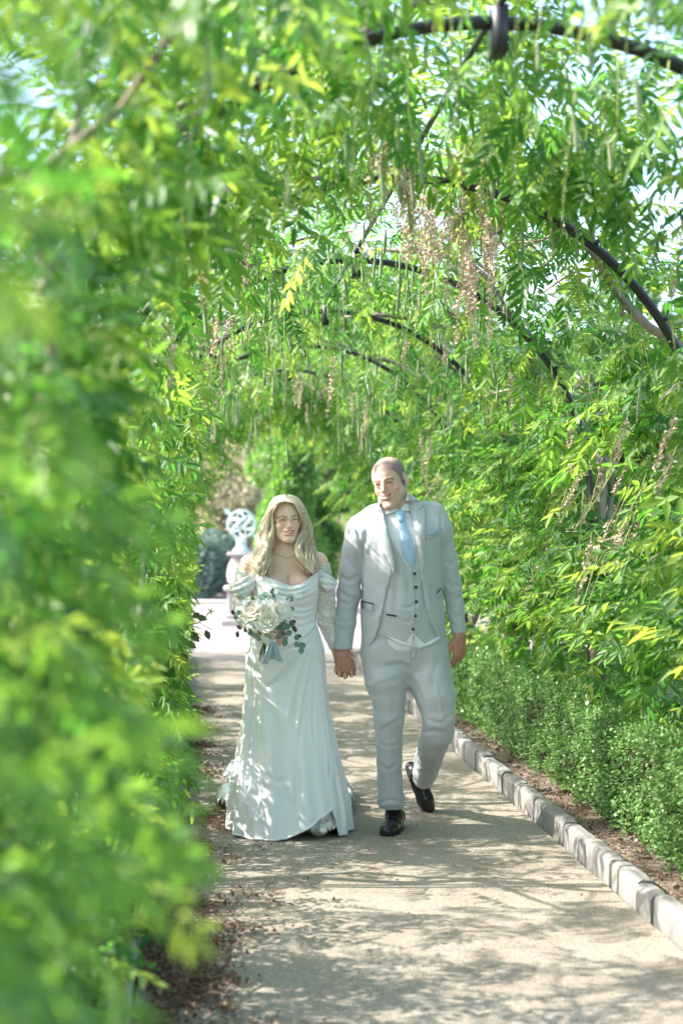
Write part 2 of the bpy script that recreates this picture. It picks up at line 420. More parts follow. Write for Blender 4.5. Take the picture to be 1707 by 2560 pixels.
leaves = {i: [] for i in range(len(VINES))}       # (pos, dir, up, scale, inner)
vid = {id(v): i for i, v in enumerate(VINES)}
TOT = 2 * (TOP - RAD) + math.pi * RAD
def shoot_density(s, y, x, z):
    d = 1.0
    n = nz3(x * 1.1, y * 1.1, z * 1.1); d *= 0.70 + 1.2 * n
    if s < .42 and z > .7 and (4.3 < y < 7.2): d *= .72        # the sunlit side lets the sun through
    elif s < .5 and z > .9 and y < 9.5: d *= .75
    if z > 2.3 and y < 7.0: d *= .85
    if s > .55 and z > 2.0 and y < 7.5: d *= .36        # sky shows at the upper right
    if s < .5 and y < 4.0: d *= 1.7
    if z > 2.3 and y > 4: d *= (1.9 if y < 6.5 and s < .6 else 1.35)
    if y > 18: d *= 1.5
    if s > .5 and z < 1.5 and y < 14: d *= 1.6
    return d
nsh = 0; PODS = []; STALKS = []
y0f, y1f = 1.25, END
area = (y1f - y0f) * TOT
for _ in range(int(area * 34)):
    s = rng.uniform(.035, .965); y = rng.uniform(y0f, y1f)
    x, z, nx, nz_ = [float(q) for q in prof(s)]
    if s > .5 and z < .55 and rng.random() < .7: continue      # open skirt above the clipped hedge
    if y < 4.2 and s > .48: continue                            # the roof above and behind the photographer is out of the frame
    if rng.random() > shoot_density(s, y, x, z): continue
    off = rng.uniform(-.28, .16) - (.12 if z > 2.3 else 0) + .16 * nz3(x * .9, y * .9, z * .9, 2)
    if s < .5 and z < 1.9 : off += .05
    b = np.array([x + nx * off, y, z + nz_ * off])
    inw = np.array([nx, 0, nz_]) * (1 if rng.random() < .72 else -1)
    d = inw * rng.uniform(.4, 1.0) + np.array([0, rng.uniform(-.9, .6), rng.uniform(-.6, .35)]); d /= np.linalg.norm(d)
    L = rng.uniform(.18, .5); nl = int(rng.integers(5, 10)); v = vine_of(s, y); vi = vid[id(v)]
    ph = rng.uniform(0, 6.28)
    for k in range(nl):
        t = (k + .3) / nl
        p = b + d * L * t + np.array([0, 0, -.22 * L * t * t])
        ph += 2.4
        side = np.cross(d, [0, 0, 1.0]); side /= np.linalg.norm(side) + 1e-6; up2 = np.cross(side, d)
        ld = d * .75 + side * math.cos(ph) * .85 + up2 * math.sin(ph) * .35 + np.array([0, -.22, -.10]) + rng.normal(0, .15, 3)
        ld /= np.linalg.norm(ld); sc = rng.uniform(.6, 1.28) * (.85 if y < 3.4 else (1.28 if s > .5 and y < 9.5 and z < 2.6 else 1.05))
        tip = p + ld * .22 * sc + np.array([0, 0, -.05])
        # keep the walk free
        lim = .40 + .09 * nz3(tip[0] * 2, tip[1] * 1.3, tip[2] * 2, 5)
        if y < 6.5 and s < .5: lim = .30 + .05 * nz3(tip[0] * 2, tip[1] * 2, tip[2] * 2, 5) + (.12 if y < 3.0 and .85 < tip[2] < 1.3 else 0)
        if s > .5 and tip[2] < .95 and tip[0] < 2.12 + .12 * nz3(tip[1] * 2, 3, 3): continue
        if y > 16.5 and z > 2.0: lim += .42 * min(1, (y - 16.5) / 2)
        zz = tip[2]
        if zz < TOP - RAD: inside = min(tip[0] - (CX - RAD), CX + RAD - tip[0])
        else: inside = RAD - math.hypot(tip[0] - CX, zz - (TOP - RAD))
        if zz > 2.2 and y < 17 and inside > .06 + .10 * nz3(tip[0] * 2, tip[1], 7) + (.3 if rng.random() < (.75 if y < 6.4 else .14) else 0): continue
        if inside > lim: continue
        leaves[vi].append((p, ld, sc, inside, s))
        nsh += 1
print('leaves', nsh)
T0 = [[mesh('leaf', v, f, M_leaf, True)] [0] for v, f in LEAF0]
T1 = [[mesh('leaf', v, f, M_leaf, True)] [0] for v, f in LEAF1]
tri = 0
for vi, v in enumerate(VINES):
    Ls = leaves[vi]
    if not Ls: continue
    P = np.array([q[0] for q in Ls]); D = np.array([q[1] for q in Ls]); S = np.array([q[2] for q in Ls]); I = np.array([q[3] for q in Ls])
    up = np.tile([0, 0, 1.0], (len(P), 1)) + rng.normal(0, .28, P.shape); Rm = rotmats(D, up)
    px, py = topx(P); dist = P[:, 1]
    vis = (px > -60) & (px < 1767) & (py > -60) & (py < 2600)
    score = np.where(vis, (I + .25) * 1.0 / dist, -1)
    near = v['y'] < 12.5; npart = 240 if v['y'] < 10 else (130 if v['y'] < 13 else 50)
    order = np.argsort(-score); part = order[:npart]; part = part[score[part] > 0]; rest = np.setdiff1d(np.arange(len(P)), part)
    TT = T0 if near else T1
    for i in part:
        o = bpy.data.objects.new('leaf', TT[int(rng.integers(len(TT)))]); COL.objects.link(o); o.parent = v['root']
        M = Matrix([list(map(float, r)) for r in Rm[i]]); o.rotation_mode = 'QUATERNION'
        o.location = Vector(P[i]) - v['root'].location; o.rotation_quaternion = M.to_quaternion(); o.scale = [float(S[i])] * 3
    vv, ff, tt, n = [], [], [], 0
    hi = near & (I > .02) & vis & (P[:, 1] < 13)
    for lod, TV in ((0, LEAF0), (1, LEAF1)):
        for j, (tv, tf) in enumerate(TV):
            sel = rest[(rest % len(TV) == j) & (hi[rest] == (lod == 0))]
            if not len(sel): continue
            a, f = place(tv, tf, P[sel], Rm[sel], S[sel]); vv.append(a); ff.append(f + n); n += len(a)
            tt.append(np.repeat(np.clip(rng.beta(1.6, 2.2, len(sel)) + .10 * np.array([nz3(*(q * .8), 8) for q in P[sel]]), .001, .999), len(tv)))
    fv = np.concatenate(ff); tri += len(fv)
    o = obj('foliage', np.concatenate(vv), fv, M_leaf, v['root'], True, {'tint': np.concatenate(tt)}); tag(o, kind='stuff')
print('leaf tris', tri)

# the fronds nearest to the lens, at the lower left
for (px, py, Y, an, sc) in ((90, 1500, 1.9, -.7, 1.0), (170, 1650, 2.1, -.6, 1.05), (230, 1830, 2.0, -.75, 1.0), (230, 1950, 2.2, -.5, .95), (290, 2080, 2.1, -.7, .9), (60, 1800, 1.8, -.8, 1.1),
                              (20, 2000, 1.7, -1.2, 1.1), (60, 2300, 1.75, -1.3, 1.1), (150, 1350, 2.2, -.5, 1.0), (110, 1120, 2.1, -.4, 1.0)):
    o = bpy.data.objects.new('leaf', T0[(px + py) % len(T0)]); COL.objects.link(o); o.parent = VINES[0]['root']
    d_ = np.array([[math.cos(an), -.15, math.sin(an)]]); M = rotmats(d_, np.array([[.2, -.75, .6]]))[0]
    o.rotation_mode = 'QUATERNION'; o.location = at(px - 60, py, Y) - VINES[0]['root'].location; o.rotation_quaternion = Matrix([list(map(float, r)) for r in M]).to_quaternion(); o.scale = [sc * .8] * 3
# woody stems: a trunk that rises beside the post, climbs over the arch and branches along the roof
def wander(pts, amp, seed, n=5):
    g = random.Random(seed); P = spline(pts, n)
    return [p + Vector((mnoise.noise(p * 2.3 + Vector((seed, 0, 0))), mnoise.noise(p * 2.3 + Vector((0, seed, 9))), mnoise.noise(p * 2.3 + Vector((5, 0, seed))))) * amp for p in P]
for vi, v in enumerate(VINES):
    y, side, root = v['y'], v['side'], v['root']; g = random.Random(100 + vi); sg = 1 if side else -1
    def pp(s, off, yy):
        x, z, nx, nz_ = [float(q) for q in prof(s)]; return Vector((x + nx * off, yy, z + nz_ * off))
    ss = (lambda t: 1 - t) if side else (lambda t: t)
    far = y > 12.5
    smax = .48
    pts = [pp(ss(t), -.06 + .05 * math.sin(t * 30 + vi), y + .10 * math.sin(t * 17 + vi * 2)) for t in np.linspace(0.0, smax, 9)]
    if y < 4.2: pts = pts[:6]
    w = wander(pts, .12, vi + 1); rr = [max(.010, (.026 if y < 5.5 else .040) * (1 - .75 * i / len(w))) for i in range(len(w))]
    mb = MB(); mb.tube(w, rr, 7); mb.build('trunk', M_bark, root)
    pts2 = [p + Vector((sg * .05 * math.sin(i * 1.9), .09 * math.cos(i * 1.6 + vi), .03)) for i, p in enumerate(pts)]
    w2 = wander(pts2, .10, vi + 31); mb = MB(); mb.tube(w2, [max(.008, .025 * (1 - .7 * i / len(w2))) for i in range(len(w2))], 6); mb.build('twining_stem', M_bark, root)
    nb = 5 if y < 5.5 else (13 if not far else 6)
    for b in range(nb):
        i = g.randrange(len(w) // 4, len(w)); p = Vector(w[i]); s0 = ss(smax * i / len(w))
        dy = g.choice((-1, 1)) * g.uniform(.4, 1.2); ds = g.uniform(-.05, .07)
        q = [p]
        for t in (.3, .6, 1.0): q.append(pp(min(.97, max(.03, s0 + ds * t)), g.uniform(-.10, .12), p.y + dy * t))
        if min(z.y for z in q) < 1.0: continue
        bw = wander(q, .12, vi * 20 + b, 4); r0 = g.uniform(.006, .015)
        mb = MB(); mb.tube(bw, [r0 * (1 - .7 * k / len(bw)) for k in range(len(bw))], 5)
        for k in range(4):
            a = bw[g.randrange(2, len(bw))]; e = a + Vector((g.uniform(-.2, .2), g.uniform(-.25, .2), g.uniform(-.25, .12)))
            mb.tube([a, (a + e) / 2 + Vector((0, 0, .03)), e], [.004, .003, .0015], 4)
        mb.build('branch', M_bark if g.random() < .55 else M_twig, root)

# hanging things: seed pods, spent flower stalks, dried racemes
def pod_template(seed):
    g = random.Random(seed); n = 9; pts = []; L = g.uniform(.11, .16); v = []; f = []
    for i in range(n):
        t = i / (n - 1); wdt = .0082 * (math.sin(math.pi * min(1, (.06 + t * .92))) ** .5) * (.55 + .6 * t) * (1 + .12 * math.sin(t * 16 + seed)); th = wdt * .42
        c = (math.sin(t * 2.2) * .006, math.sin(t * 1.7 + seed) * .005, -.03 - L * t)
        for k in range(6):
            a = k * math.pi / 3; v.append((c[0] + math.cos(a) * wdt, c[1] + math.sin(a) * th, c[2]))
    for i in range(n - 1):
        for k in range(6): f.append((i*6+k, (i+1)*6+k, (i+1)*6+(k+1)%6, i*6+(k+1)%6))
    f.append(tuple(range(6))); f.append(tuple((n-1)*6 + k for k in range(5, -1, -1)))
    a, b = tube([(0, 0, .0), (.003, 0, -.015), (0, 0, -.035)], .0016, 4); m = len(v); v += [tuple(q) for q in a]; f += [tuple(i + m for i in q) for q in b]
    return v, f
def stalk_template(seed):
    g = random.Random(seed); L = g.uniform(.22, .36); mb = MB(); P = [(0.012 * math.sin(t * 3 + seed), .012 * math.cos(t * 2.4 + seed), -L * t) for t in np.linspace(0, 1, 8)]
    mb.tube(P, [.0030 * (1 - .55 * i / 7) for i in range(8)], 4)
    for i in range(14):
        t = .15 + .8 * i / 14; k = int(t * 7); p = Vector(P[k]).lerp(Vector(P[k + 1]), t * 7 - k); a = i * 2.4
        mb.tube([p, p + Vector((math.cos(a) * .009, math.sin(a) * .009, -.004))], [.0011, .0007], 3, False)
    return mb.v, mb.f
def raceme_template(seed):
    g = random.Random(seed); L = g.uniform(.26, .40); mb = MB(); P = [(0.01 * math.sin(t * 3 + seed), .01 * math.cos(t * 2 + seed), -L * t) for t in np.linspace(0, 1, 8)]
    mb.tube(P, [.0026] * 8, 4)
    for i in range(95):
        t = g.uniform(.12, 1.0); k = min(6, int(t * 7)); p = Vector(P[k]).lerp(Vector(P[k + 1]), t * 7 - k); a = g.uniform(0, 6.28); r = g.uniform(.006, .024) * (1.15 - .5 * t)
        c = p + Vector((math.cos(a) * r, math.sin(a) * r, -g.uniform(0, .012))); w = g.uniform(.006, .012)
        d1 = Vector((g.uniform(-1, 1), g.uniform(-1, 1), g.uniform(-1, .3))).normalized() * w; d2 = d1.orthogonal().normalized() * w * .7; d3 = d1.cross(d2).normalized() * w * .3
        mb.add([c - d1, c + d2 + d3, c + d1, c - d2 + d3, c - d3], [(0, 1, 4), (1, 2, 4), (2, 3, 4), (3, 0, 4), (0, 3, 2, 1)])
    return mb.v, mb.f
TP = [mesh('seed_pod', *pod_template(i), M_pod) for i in range(5)]
TS = [mesh('flower_stalk', *stalk_template(i), M_stalk) for i in range(5)]
TR = [mesh('dried_raceme', *raceme_template(i), M_dry, False) for i in range(4)]
def hang(me, name, p, v, lean=(0, 0), sc=1):
    o = bpy.data.objects.new(name, me); COL.objects.link(o); o.parent = v['root']; o.location = Vector(p) - v['root'].location
    o.rotation_euler = (lean[0], lean[1], random.uniform(0, 6.28) if not lean[1] else 0); o.scale = (sc, sc, sc * random.uniform(.55, 1.4)); return o
cnt = 0
for _ in range(1500):
    s = rng.uniform(.17, .83); y = rng.uniform(3.3, END); x, z, nx, nz_ = [float(q) for q in prof(s)]
    if nz3(x * 1.6, y * 1.2, z * 1.6, 11) < -.08: continue
    off = rng.uniform(-.05, .30); p = (x + nx * off, y, z + nz_ * off); v = vine_of(s, y)
    px, py = topx(np.array(p))
    if not (-20 < px < 1727 and -150 < py < 1500): continue
    u = rng.random(); wall = z < 2.2
    lean = (random.uniform(-.12, .12), random.uniform(-.12, .12))
    if wall and s > .5: lean = (random.uniform(-.1, .15), random.uniform(.15, .6))       # stalks on the right lean into the walk
    if u < .30 and not (wall and s > .5): hang(TP[int(rng.integers(5))], 'seed_pod', p, v, lean, rng.uniform(.8, 1.25))
    elif u < .385 and y > 4.5: hang(TR[int(rng.integers(4))], 'dried_raceme', p, v, lean, rng.uniform(.7, 1.0))
    else: hang(TS[int(rng.integers(5))], 'flower_stalk', p, v, lean, rng.uniform(.8, 1.3))
    cnt += 1
# pods with long stems that hang in a curtain in the middle of the roof
for _ in range(45):
    y = rng.uniform(8.8, 15.5); x = CX + rng.uniform(-.75, .6); s = .5 + .13 * (x - CX); z = 2.85 - .55 * rng.random(); v = vine_of(s, y)
    hang(TS[int(rng.integers(5))], 'flower_stalk', (x, y, z + .06), v, (0, random.uniform(-.05, .05)), 1.0)
    hang(TP[int(rng.integers(5))], 'seed_pod', (x, y, z - .20), v, (0, random.uniform(-.05, .05)), 1.1)
# the tan dried racemes right of the middle
for (px, py, Y, n) in ((1010, 430, 6.6, 5), (1060, 520, 6.9, 5), (1130, 560, 7.2, 7), (1165, 640, 7.4, 7), (1225, 580, 7.2, 5), (1240, 500, 7.6, 3), (950, 330, 6.2, 4)):
    for k in range(n):
        p = at(px + random.uniform(-26, 26), py - 60 + random.uniform(-70, 70), Y + random.uniform(-.15, .15)); hang(TR[k % 4], 'dried_raceme', p, vine_of(.6, Y), (random.uniform(-.05, .05), random.uniform(-.05, .05)), random.uniform(.75, 1.05))
for (px, py, Y) in ((910, 60, 4.4), (60, 380, 3.4), (1340, 90, 4.6), (1430, 260, 4.9), (1580, 150, 4.3), (480, 300, 4.2), (505, 730, 7.0), (1470, 40, 4.2), (1520, 330, 5.2)):
    v = vine_of(.3 if px < 853 else .7, Y)
    hang(TP[random.randrange(5)], 'seed_pod', at(px, py, Y), v, (0, random.uniform(-.08, .08)), 1.15)
    hang(TS[random.randrange(5)], 'flower_stalk', at(px, py - 90, Y), v, (0, .04), 1.2)

# ------------------------------------------------------------------ clipped box hedges
def hedge(x0, x1, y0, y1, h, label, n, side, density_far=1.0):
    root = empty('box_hedge', ((x0 + x1) / 2, (y0 + y1) / 2, 0), label, 'hedge', 'clipped box hedges along the walk')
    # woody inside, a little smaller than the leafy shell
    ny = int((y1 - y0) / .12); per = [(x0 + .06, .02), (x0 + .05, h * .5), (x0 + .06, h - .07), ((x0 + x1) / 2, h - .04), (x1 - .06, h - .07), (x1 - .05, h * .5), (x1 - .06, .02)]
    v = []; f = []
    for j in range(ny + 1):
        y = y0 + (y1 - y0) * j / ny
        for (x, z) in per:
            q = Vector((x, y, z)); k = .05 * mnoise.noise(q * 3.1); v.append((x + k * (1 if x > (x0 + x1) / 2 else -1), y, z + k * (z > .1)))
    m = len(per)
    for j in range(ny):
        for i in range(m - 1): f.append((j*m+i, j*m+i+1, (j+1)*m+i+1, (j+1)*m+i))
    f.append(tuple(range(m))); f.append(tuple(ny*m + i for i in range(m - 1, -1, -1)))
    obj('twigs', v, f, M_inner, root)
    # leaves: tufts around shoot tips
    tv = np.array([(0,0,0), (.5,.32,.04), (.55,0,-.06), (.5,-.32,.04), (1,0,.0)]); tf = np.array([(0,2,1),(0,3,2),(2,3,4),(2,4,1)])
    tv2 = np.array([(0,0,0), (.5,.36,0), (1,0,.0), (.5,-.36,0)]); tf2 = np.array([(0,3,2),(0,2,1)])
    W_ = x1 - x0; nt_ = n
    u = rng.random(nt_) * (2 * h * .9 + W_); yy = y0 + (y1 - y0) * rng.random(nt_) ** (1.35 if side else 1.2)
    x = np.where(u < h * .9, x0, np.where(u < h * .9 + W_, x0 + (u - h * .9), x1)); z = np.where(u < h * .9, u + .05, np.where(u < h * .9 + W_, h, (u - h * .9 - W_) + .05))
    nxv = np.where(u < h * .9, -1., np.where(u < h * .9 + W_, 0, 1.)); nzv = np.where(u < h * .9, .15, np.where(u < h * .9 + W_, 1., .15))
    bul = np.array([.055 * nz3(a * 3, b * 2.3, c * 3, 21) + .03 * nz3(a * 9, b * 9, c * 9, 22) for a, b, c in zip(x, yy, z)])
    rag = rng.exponential(.014, nt_) - .03
    base = np.stack([x + nxv * (bul + rag), yy, z + nzv * (bul + rag)], 1)
    k = 7; P = np.repeat(base, k, 0) + rng.normal(0, .016, (nt_ * k, 3)); N = np.repeat(np.stack([nxv, np.zeros(nt_), nzv], 1), k, 0)
    D = N * .8 + rng.normal(0, .75, P.shape); up = np.tile([0, 0, 1.], (len(P), 1)) + rng.normal(0, .5, P.shape) + N * .6
    Rm = rotmats(D, up); S = rng.uniform(.015, .026, len(P)) * np.where(P[:, 1] > 12, 1.5, 1.0)
    keep = P[:, 2] > .02; P, Rm, S = P[keep], Rm[keep], S[keep]; T = np.repeat(rng.random(nt_) * .6, k)[keep] + rng.random(len(P)) * .38
    nr = P[:, 1] < 0
    a, fa = place(tv, tf, P[nr], Rm[nr], S[nr]); b, fb = place(tv2, tf2, P[~nr], Rm[~nr], S[~nr])
    o = obj('foliage', np.concatenate([a, b]), np.concatenate([fa, fb + len(a)]), M_box, root, True, {'tint': np.concatenate([np.repeat(T[nr], 5), np.repeat(T[~nr], 4)])}); tag(o, kind='stuff')
    return len(fa) + len(fb)
t1 = hedge(2.03, 2.52, 6.3, 19.8, .54, 'low clipped box hedge behind the kerb on the right', 22000, 1)
t2 = hedge(-.85, -.33, 2.4, 19.8, .42, 'low clipped box hedge under the blurred leaves on the left', 7500, 0)
print('hedge tris', t1, t2)

# ------------------------------------------------------------------ litter, pebbles, fallen leaves
def litter(name, n, area_fn, size, m, zf, label=None, flat=.35, parent=None):
    tv = np.array([(-.5,-.1,0), (0,.32,.12), (.5,.05,0), (0,-.3,.05), (0,0,-.03)]); tf = np.array([(0,4,1),(1,4,2),(2,4,3),(3,4,0)])
    P = np.array([area_fn() for _ in range(n)]); P = np.stack([P[:, 0], P[:, 1], np.array([zf(a, b) for a, b in P])], 1)
    D = rng.normal(0, 1, (n, 3)) * np.array([1, 1, flat]); up = np.tile([0, 0, 1.], (n, 1)) + rng.normal(0, flat, (n, 3))
    v, f = place(tv, tf, P, rotmats(D, up), rng.uniform(size[0], size[1], n) * (1 + .0 * P[:, 1]))
    o = obj(name, v, f, m, parent, False, {'tint': np.repeat(rng.random(n), 5)}); return tag(o, label, None, None, 'stuff')
def left_band():
    while True:
        y = 4.6 + 10 * rng.random() ** 1.5; x = XL + abs(rng.normal(0, .20))
        n = nz3(x * 3, y * 2.2, 0, 31)
        if x < 1.0 and rng.random() < .25 + 1.6 * n: return x, y
litter('leaf_litter', 12000, left_band, (.009, .034), M_litter, lambda x, y: .012)
def anywhere():
    return rng.uniform(XL, XR), 4.8 + 12 * rng.random() ** 1.3
litter('scattered_dry_leaf_bits', 420, anywhere, (.006, .022), M_litter, lambda x, y: .010)
def right_bed(): return rng.uniform(XR + .12, 2.25), 5.0 + 9 * rng.random() ** 1.2
litter('bed_litter', 4200, right_bed, (.008, .028), M_litter, lambda x, y: .05, flat=.5)
def left_bed(): return rng.uniform(-.55, XL - .1), 3.4 + 9 * rng.random()
litter('bed_litter', 2000, left_bed, (.008, .028), M_litter, lambda x, y: .05, flat=.5)
M_peb = mat('bed_pebble', (.34, .28, .25), .8, .3, var=(30, (.2, .15, .14), .9))
def pebble(seed):
    g = random.Random(seed); mb = MB(); prof_ = [(.2, -.5), (.75, -.3), (1, 0), (.8, .35), (.3, .55)]
    mb.lathe([(r * .5, z * .5) for r, z in prof_], (0, 0, 0), 7); v = [(p[0] * g.uniform(.8, 1.2), p[1] * g.uniform(.7, 1.1), p[2] * g.uniform(.6, .9)) for p in mb.v]
    return mesh('pebble', v, mb.f, M_peb)
TPB = [pebble(i) for i in range(5)]
for i in range(150):
    x, y = right_bed() if i < 120 else (rng.uniform(XL - .1, XL + .3), rng.uniform(4.7, 9)); 
    if i >= 120 and x > XL: z = .006; s_ = random.uniform(.008, .014)
    else: z = .042; s_ = random.uniform(.014, .042)
    o = bpy.data.objects.new('pebble', TPB[i % 5]); COL.objects.link(o); o.location = (x, y, z + s_ * .12); o.scale = (s_, s_, s_ * .8); o.rotation_euler = (0, 0, random.uniform(0, 6))
    tag(o, 'small rounded pebble lying along the edge of the gravel walk', 'pebble', 'pebbles in the soil bed and along the kerbs')
# coarse grit that stands proud of the path
def grit_at(): return rng.uniform(XL + .02, XR - .01), 4.9 + 9.5 * rng.random() ** 1.7
M_grit = mat('path_grit', (.46, .40, .32), .9, .2, var=(300, (.24, .19, .15), 1.0))
litter('path_grit', 15000, grit_at, (.003, .0075), M_grit, lambda x, y: .004 + .008 * mnoise.noise(Vector((x * 2.2, y * 2.2, 3.1))), flat=.9)

# a climbing rose shoot that leans out of the left wall of leaves
M_rleaf = leaf_mat('dark_rose_leaf', [(.05, .09, .04), (.07, .12, .05), (.10, .06, .045)], [(.12, .2, .06)] * 3, .5, .3)
rs_ = empty('rose_shoot', at(440, 1560, 8.1), 'thin dark rose shoot with reddish leaves leaning out of the left leaves beside the bouquet', 'rose shoot')
main = spline([at(a, b, 8.1) for a, b in ((395, 1640), (430, 1590), (470, 1563), (498, 1556), (525, 1530))], 5)
mb = MB(); mb.tube(main, [.003] * len(main), 5)
for a, b in (((498, 1556), (530, 1575)), ((470, 1563), (505, 1600)), ((430, 1590), (460, 1640)), ((420, 1600), (470, 1605))): mb.tube([at(*a, 8.1), at(*b, 8.08)], .0018, 4)
mb.build('stem', M_bark, rs_)
for px, py, r, an in ((505, 1545, 15, -.3), (519, 1587, 14, -1.2), (488, 1592, 17, -.9), (470, 1545, 15, .2), (455, 1600, 18, -.8), (440, 1570, 16, -.4), (478, 1612, 16, -.6), (462, 1645, 15, -1), (420, 1620, 17, -.9), (440, 1655, 15, -1.2), (490, 1538, 12, .5)):
    c = at(px, py, 8.08); r *= .00195; u = Vector((math.cos(an), -.3, math.sin(an))).normalized(); w = u.cross(Vector((random.uniform(-.3, .3), -1, .3))).normalized(); n = u.cross(w)
    v = [c - u * r, c - u * r * .3 + w * r * .55, c + u * r * .4 + w * r * .45, c + u * r, c + u * r * .4 - w * r * .45, c - u * r * .3 - w * r * .55, c + n * r * .12]
    obj('leaf', v, [(0, 1, 6), (1, 2, 6), (2, 3, 6), (3, 4, 6), (4, 5, 6), (5, 0, 6)], M_rleaf, rs_, True)
c = at(527, 1528, 8.1); mb = MB()
for k in range(5):
    a = k * 1.257; e = c + Vector((math.cos(a), -.3, math.sin(a))) * .024; t = Vector((-math.sin(a), 0, math.cos(a))) * .005; mb.add([c - t, e, c + t, c + Vector((0, -.004, 0))], [(0, 1, 3), (3, 1, 2)])
mb.build('spent_hip', M_dry, rs_, False)
# ------------------------------------------------------------------ beyond the tunnel
M_bright = leaf_mat('sunlit_shrub_leaf', [(.07, .17, .04), (.10, .22, .05), (.15, .26, .07)], [(.2, .5, .06), (.3, .6, .07), (.45, .6, .1)], .8, .5)  # lighter greens: sun and haze beyond the tunnel put into the leaf colour
def tree(name, x, y, h, crown_r, crown_z, label, cat, m, n, size, lean=0, trunk=True, blobs=9, group=None, zmin=0.0, squash=1.0):
    root = empty(name, (x, y, 0), label, cat, group); g = random.Random(int(x * 31 + y * 7))
    if trunk:
        mb = MB(); mb.tube(wander([(x, y, -.1), (x + .1, y, crown_z * .5), (x, y, crown_z)], .12, int(y)), [.035 * h * (1 - .07 * i) for i in range(11)], 8)
        for k in range(5):
            a = k * 1.3; s0 = Vector((x, y, crown_z * .55 + .1 * k)); e = Vector((x + math.cos(a) * crown_r * .7, y + math.sin(a) * crown_r * .7, crown_z + g.uniform(0, h - crown_z) * .6))
            mb.tube([s0, s0.lerp(e, .5) + Vector((0, 0, .1)), e], [.014 * h, .009 * h, .003 * h], 6)
        mb.build('trunk', M_bark, root)
    cs = []
    for k in range(blobs):
        a = g.uniform(0, 6.28); q = g.uniform(0, .75) * crown_r; zc = g.uniform(zmin + .25 * (h - zmin), h - .28 * crown_r)
        cs.append((x + math.cos(a) * q, y + math.sin(a) * q, zc, crown_r * g.uniform(.35, .6)))
    cs.append((x, y, (h + zmin) / 2, crown_r * .75)); cs = np.array(cs)
    idx = rng.integers(0, len(cs), n); d = rng.normal(0, 1, (n, 3)); d /= np.linalg.norm(d, axis=1, keepdims=True)
    rad = cs[idx, 3] * (1 - .35 * rng.random(n) ** 2 + .12 * rng.random(n))
    P = cs[idx, :3] + d * rad[:, None] * np.array([1, 1, squash]); P[:, 2] = np.clip(P[:, 2], zmin, None)
    tv = np.array([(0,0,0), (.45,.3,.05), (1,0,-.1), (.5,-.3,.05)]); tf = np.array([(0,3,2),(0,2,1)])
    v, f = place(tv, tf, P, rotmats(d + rng.normal(0, .6, d.shape), rng.normal(0, 1, d.shape)), rng.uniform(.6, 1.2, n) * size)
    cl = np.repeat(np.clip(rng.random(n) * .6 + .3 * (idx % 3) / 2, 0, .999), 4)
    o = obj('crown', v, f, m, root, True, {'tint': cl}); tag(o, kind='stuff')
    return root
tree('round_tree', *at(712, 1200, 30)[:2], 3.15, .66, .9, 'dense round topped green shrub behind the bride\'s head, beyond the tunnel', 'shrub', M_bright, 16000, .10, zmin=.05, blobs=14)
tree('round_tree', *at(792, 1200, 31)[:2], 2.6, .5, .8, 'narrower green shrub beside the round one, behind the gap between the couple', 'shrub', M_bright, 9000, .11, zmin=.05)
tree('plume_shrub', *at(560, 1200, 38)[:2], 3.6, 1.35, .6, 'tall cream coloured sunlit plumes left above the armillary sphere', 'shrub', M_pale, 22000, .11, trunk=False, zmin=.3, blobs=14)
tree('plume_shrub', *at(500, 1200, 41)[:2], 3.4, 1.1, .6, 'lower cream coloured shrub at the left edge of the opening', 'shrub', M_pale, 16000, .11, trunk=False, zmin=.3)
tree('blue_green_shrub', *at(490, 1200, 36)[:2], 1.35, .75, .4, 'low blue green shrub left of the armillary sphere', 'shrub', M_blue, 9000, .09, trunk=False, zmin=0)
tree('blue_green_shrub', *at(545, 1200, 37)[:2], 1.2, .7, .4, 'low blue green shrub right behind the armillary pedestal', 'shrub', M_blue, 9000, .09, trunk=False, zmin=0)
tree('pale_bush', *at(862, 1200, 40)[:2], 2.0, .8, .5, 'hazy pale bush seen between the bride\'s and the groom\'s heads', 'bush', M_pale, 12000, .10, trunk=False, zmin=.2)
for (px, Y, h, r, lb) in ((300, 58, 9, 4.2, 'tall leafy tree far beyond the tunnel on the left'), (520, 66, 8, 4, 'wide tree far behind the armillary sphere'),
                          (700, 62, 9, 4, 'tall tree far beyond the tunnel in the middle'), (900, 56, 10, 4.4, 'tall tree far beyond the tunnel behind the groom'), (1200, 60, 9, 4.5, 'tree far out to the right of the tunnel')):
    q = at(px, 1200, Y); tree('tall_tree', q.x, q.y, h, r, h * .35, lb, 'tree', M_tree, 16000, .30, zmin=.3, blobs=16, group='tall trees beyond the garden')
for i, (x, y, h) in enumerate(((7.5, 10, 5.5), (8.5, 17, 6), (-9, 14, 4.5), (-8, 23, 5), (6.5, 26, 5))):
    tree('garden_tree', x, y, h, 2.3, h * .3, ('leafy tree standing outside the tunnel, glimpsed through the right wall of leaves', 'leafy tree outside the tunnel on the left, hidden behind its leaves')[x < 0], 'tree', M_tree, 9000, .25, zmin=.4, blobs=14, group='trees outside the tunnel ' + ('right' if x > 0 else 'left'))
for (x, y, h, lb) in ((-2.6, 1.1, 3.2, 'nearer of two unseen shrubs added to shade the left wall of leaves'), (-2.7, 3.0, 3.2, 'farther of two unseen shrubs added to shade the left wall of leaves')):
    tree('shade_shrub', x, y, h, 1.15, .7, lb, 'shrub', M_tree, 7000, .13, zmin=.1, blobs=10)  # out of view, added to shade the foliage at the lower left
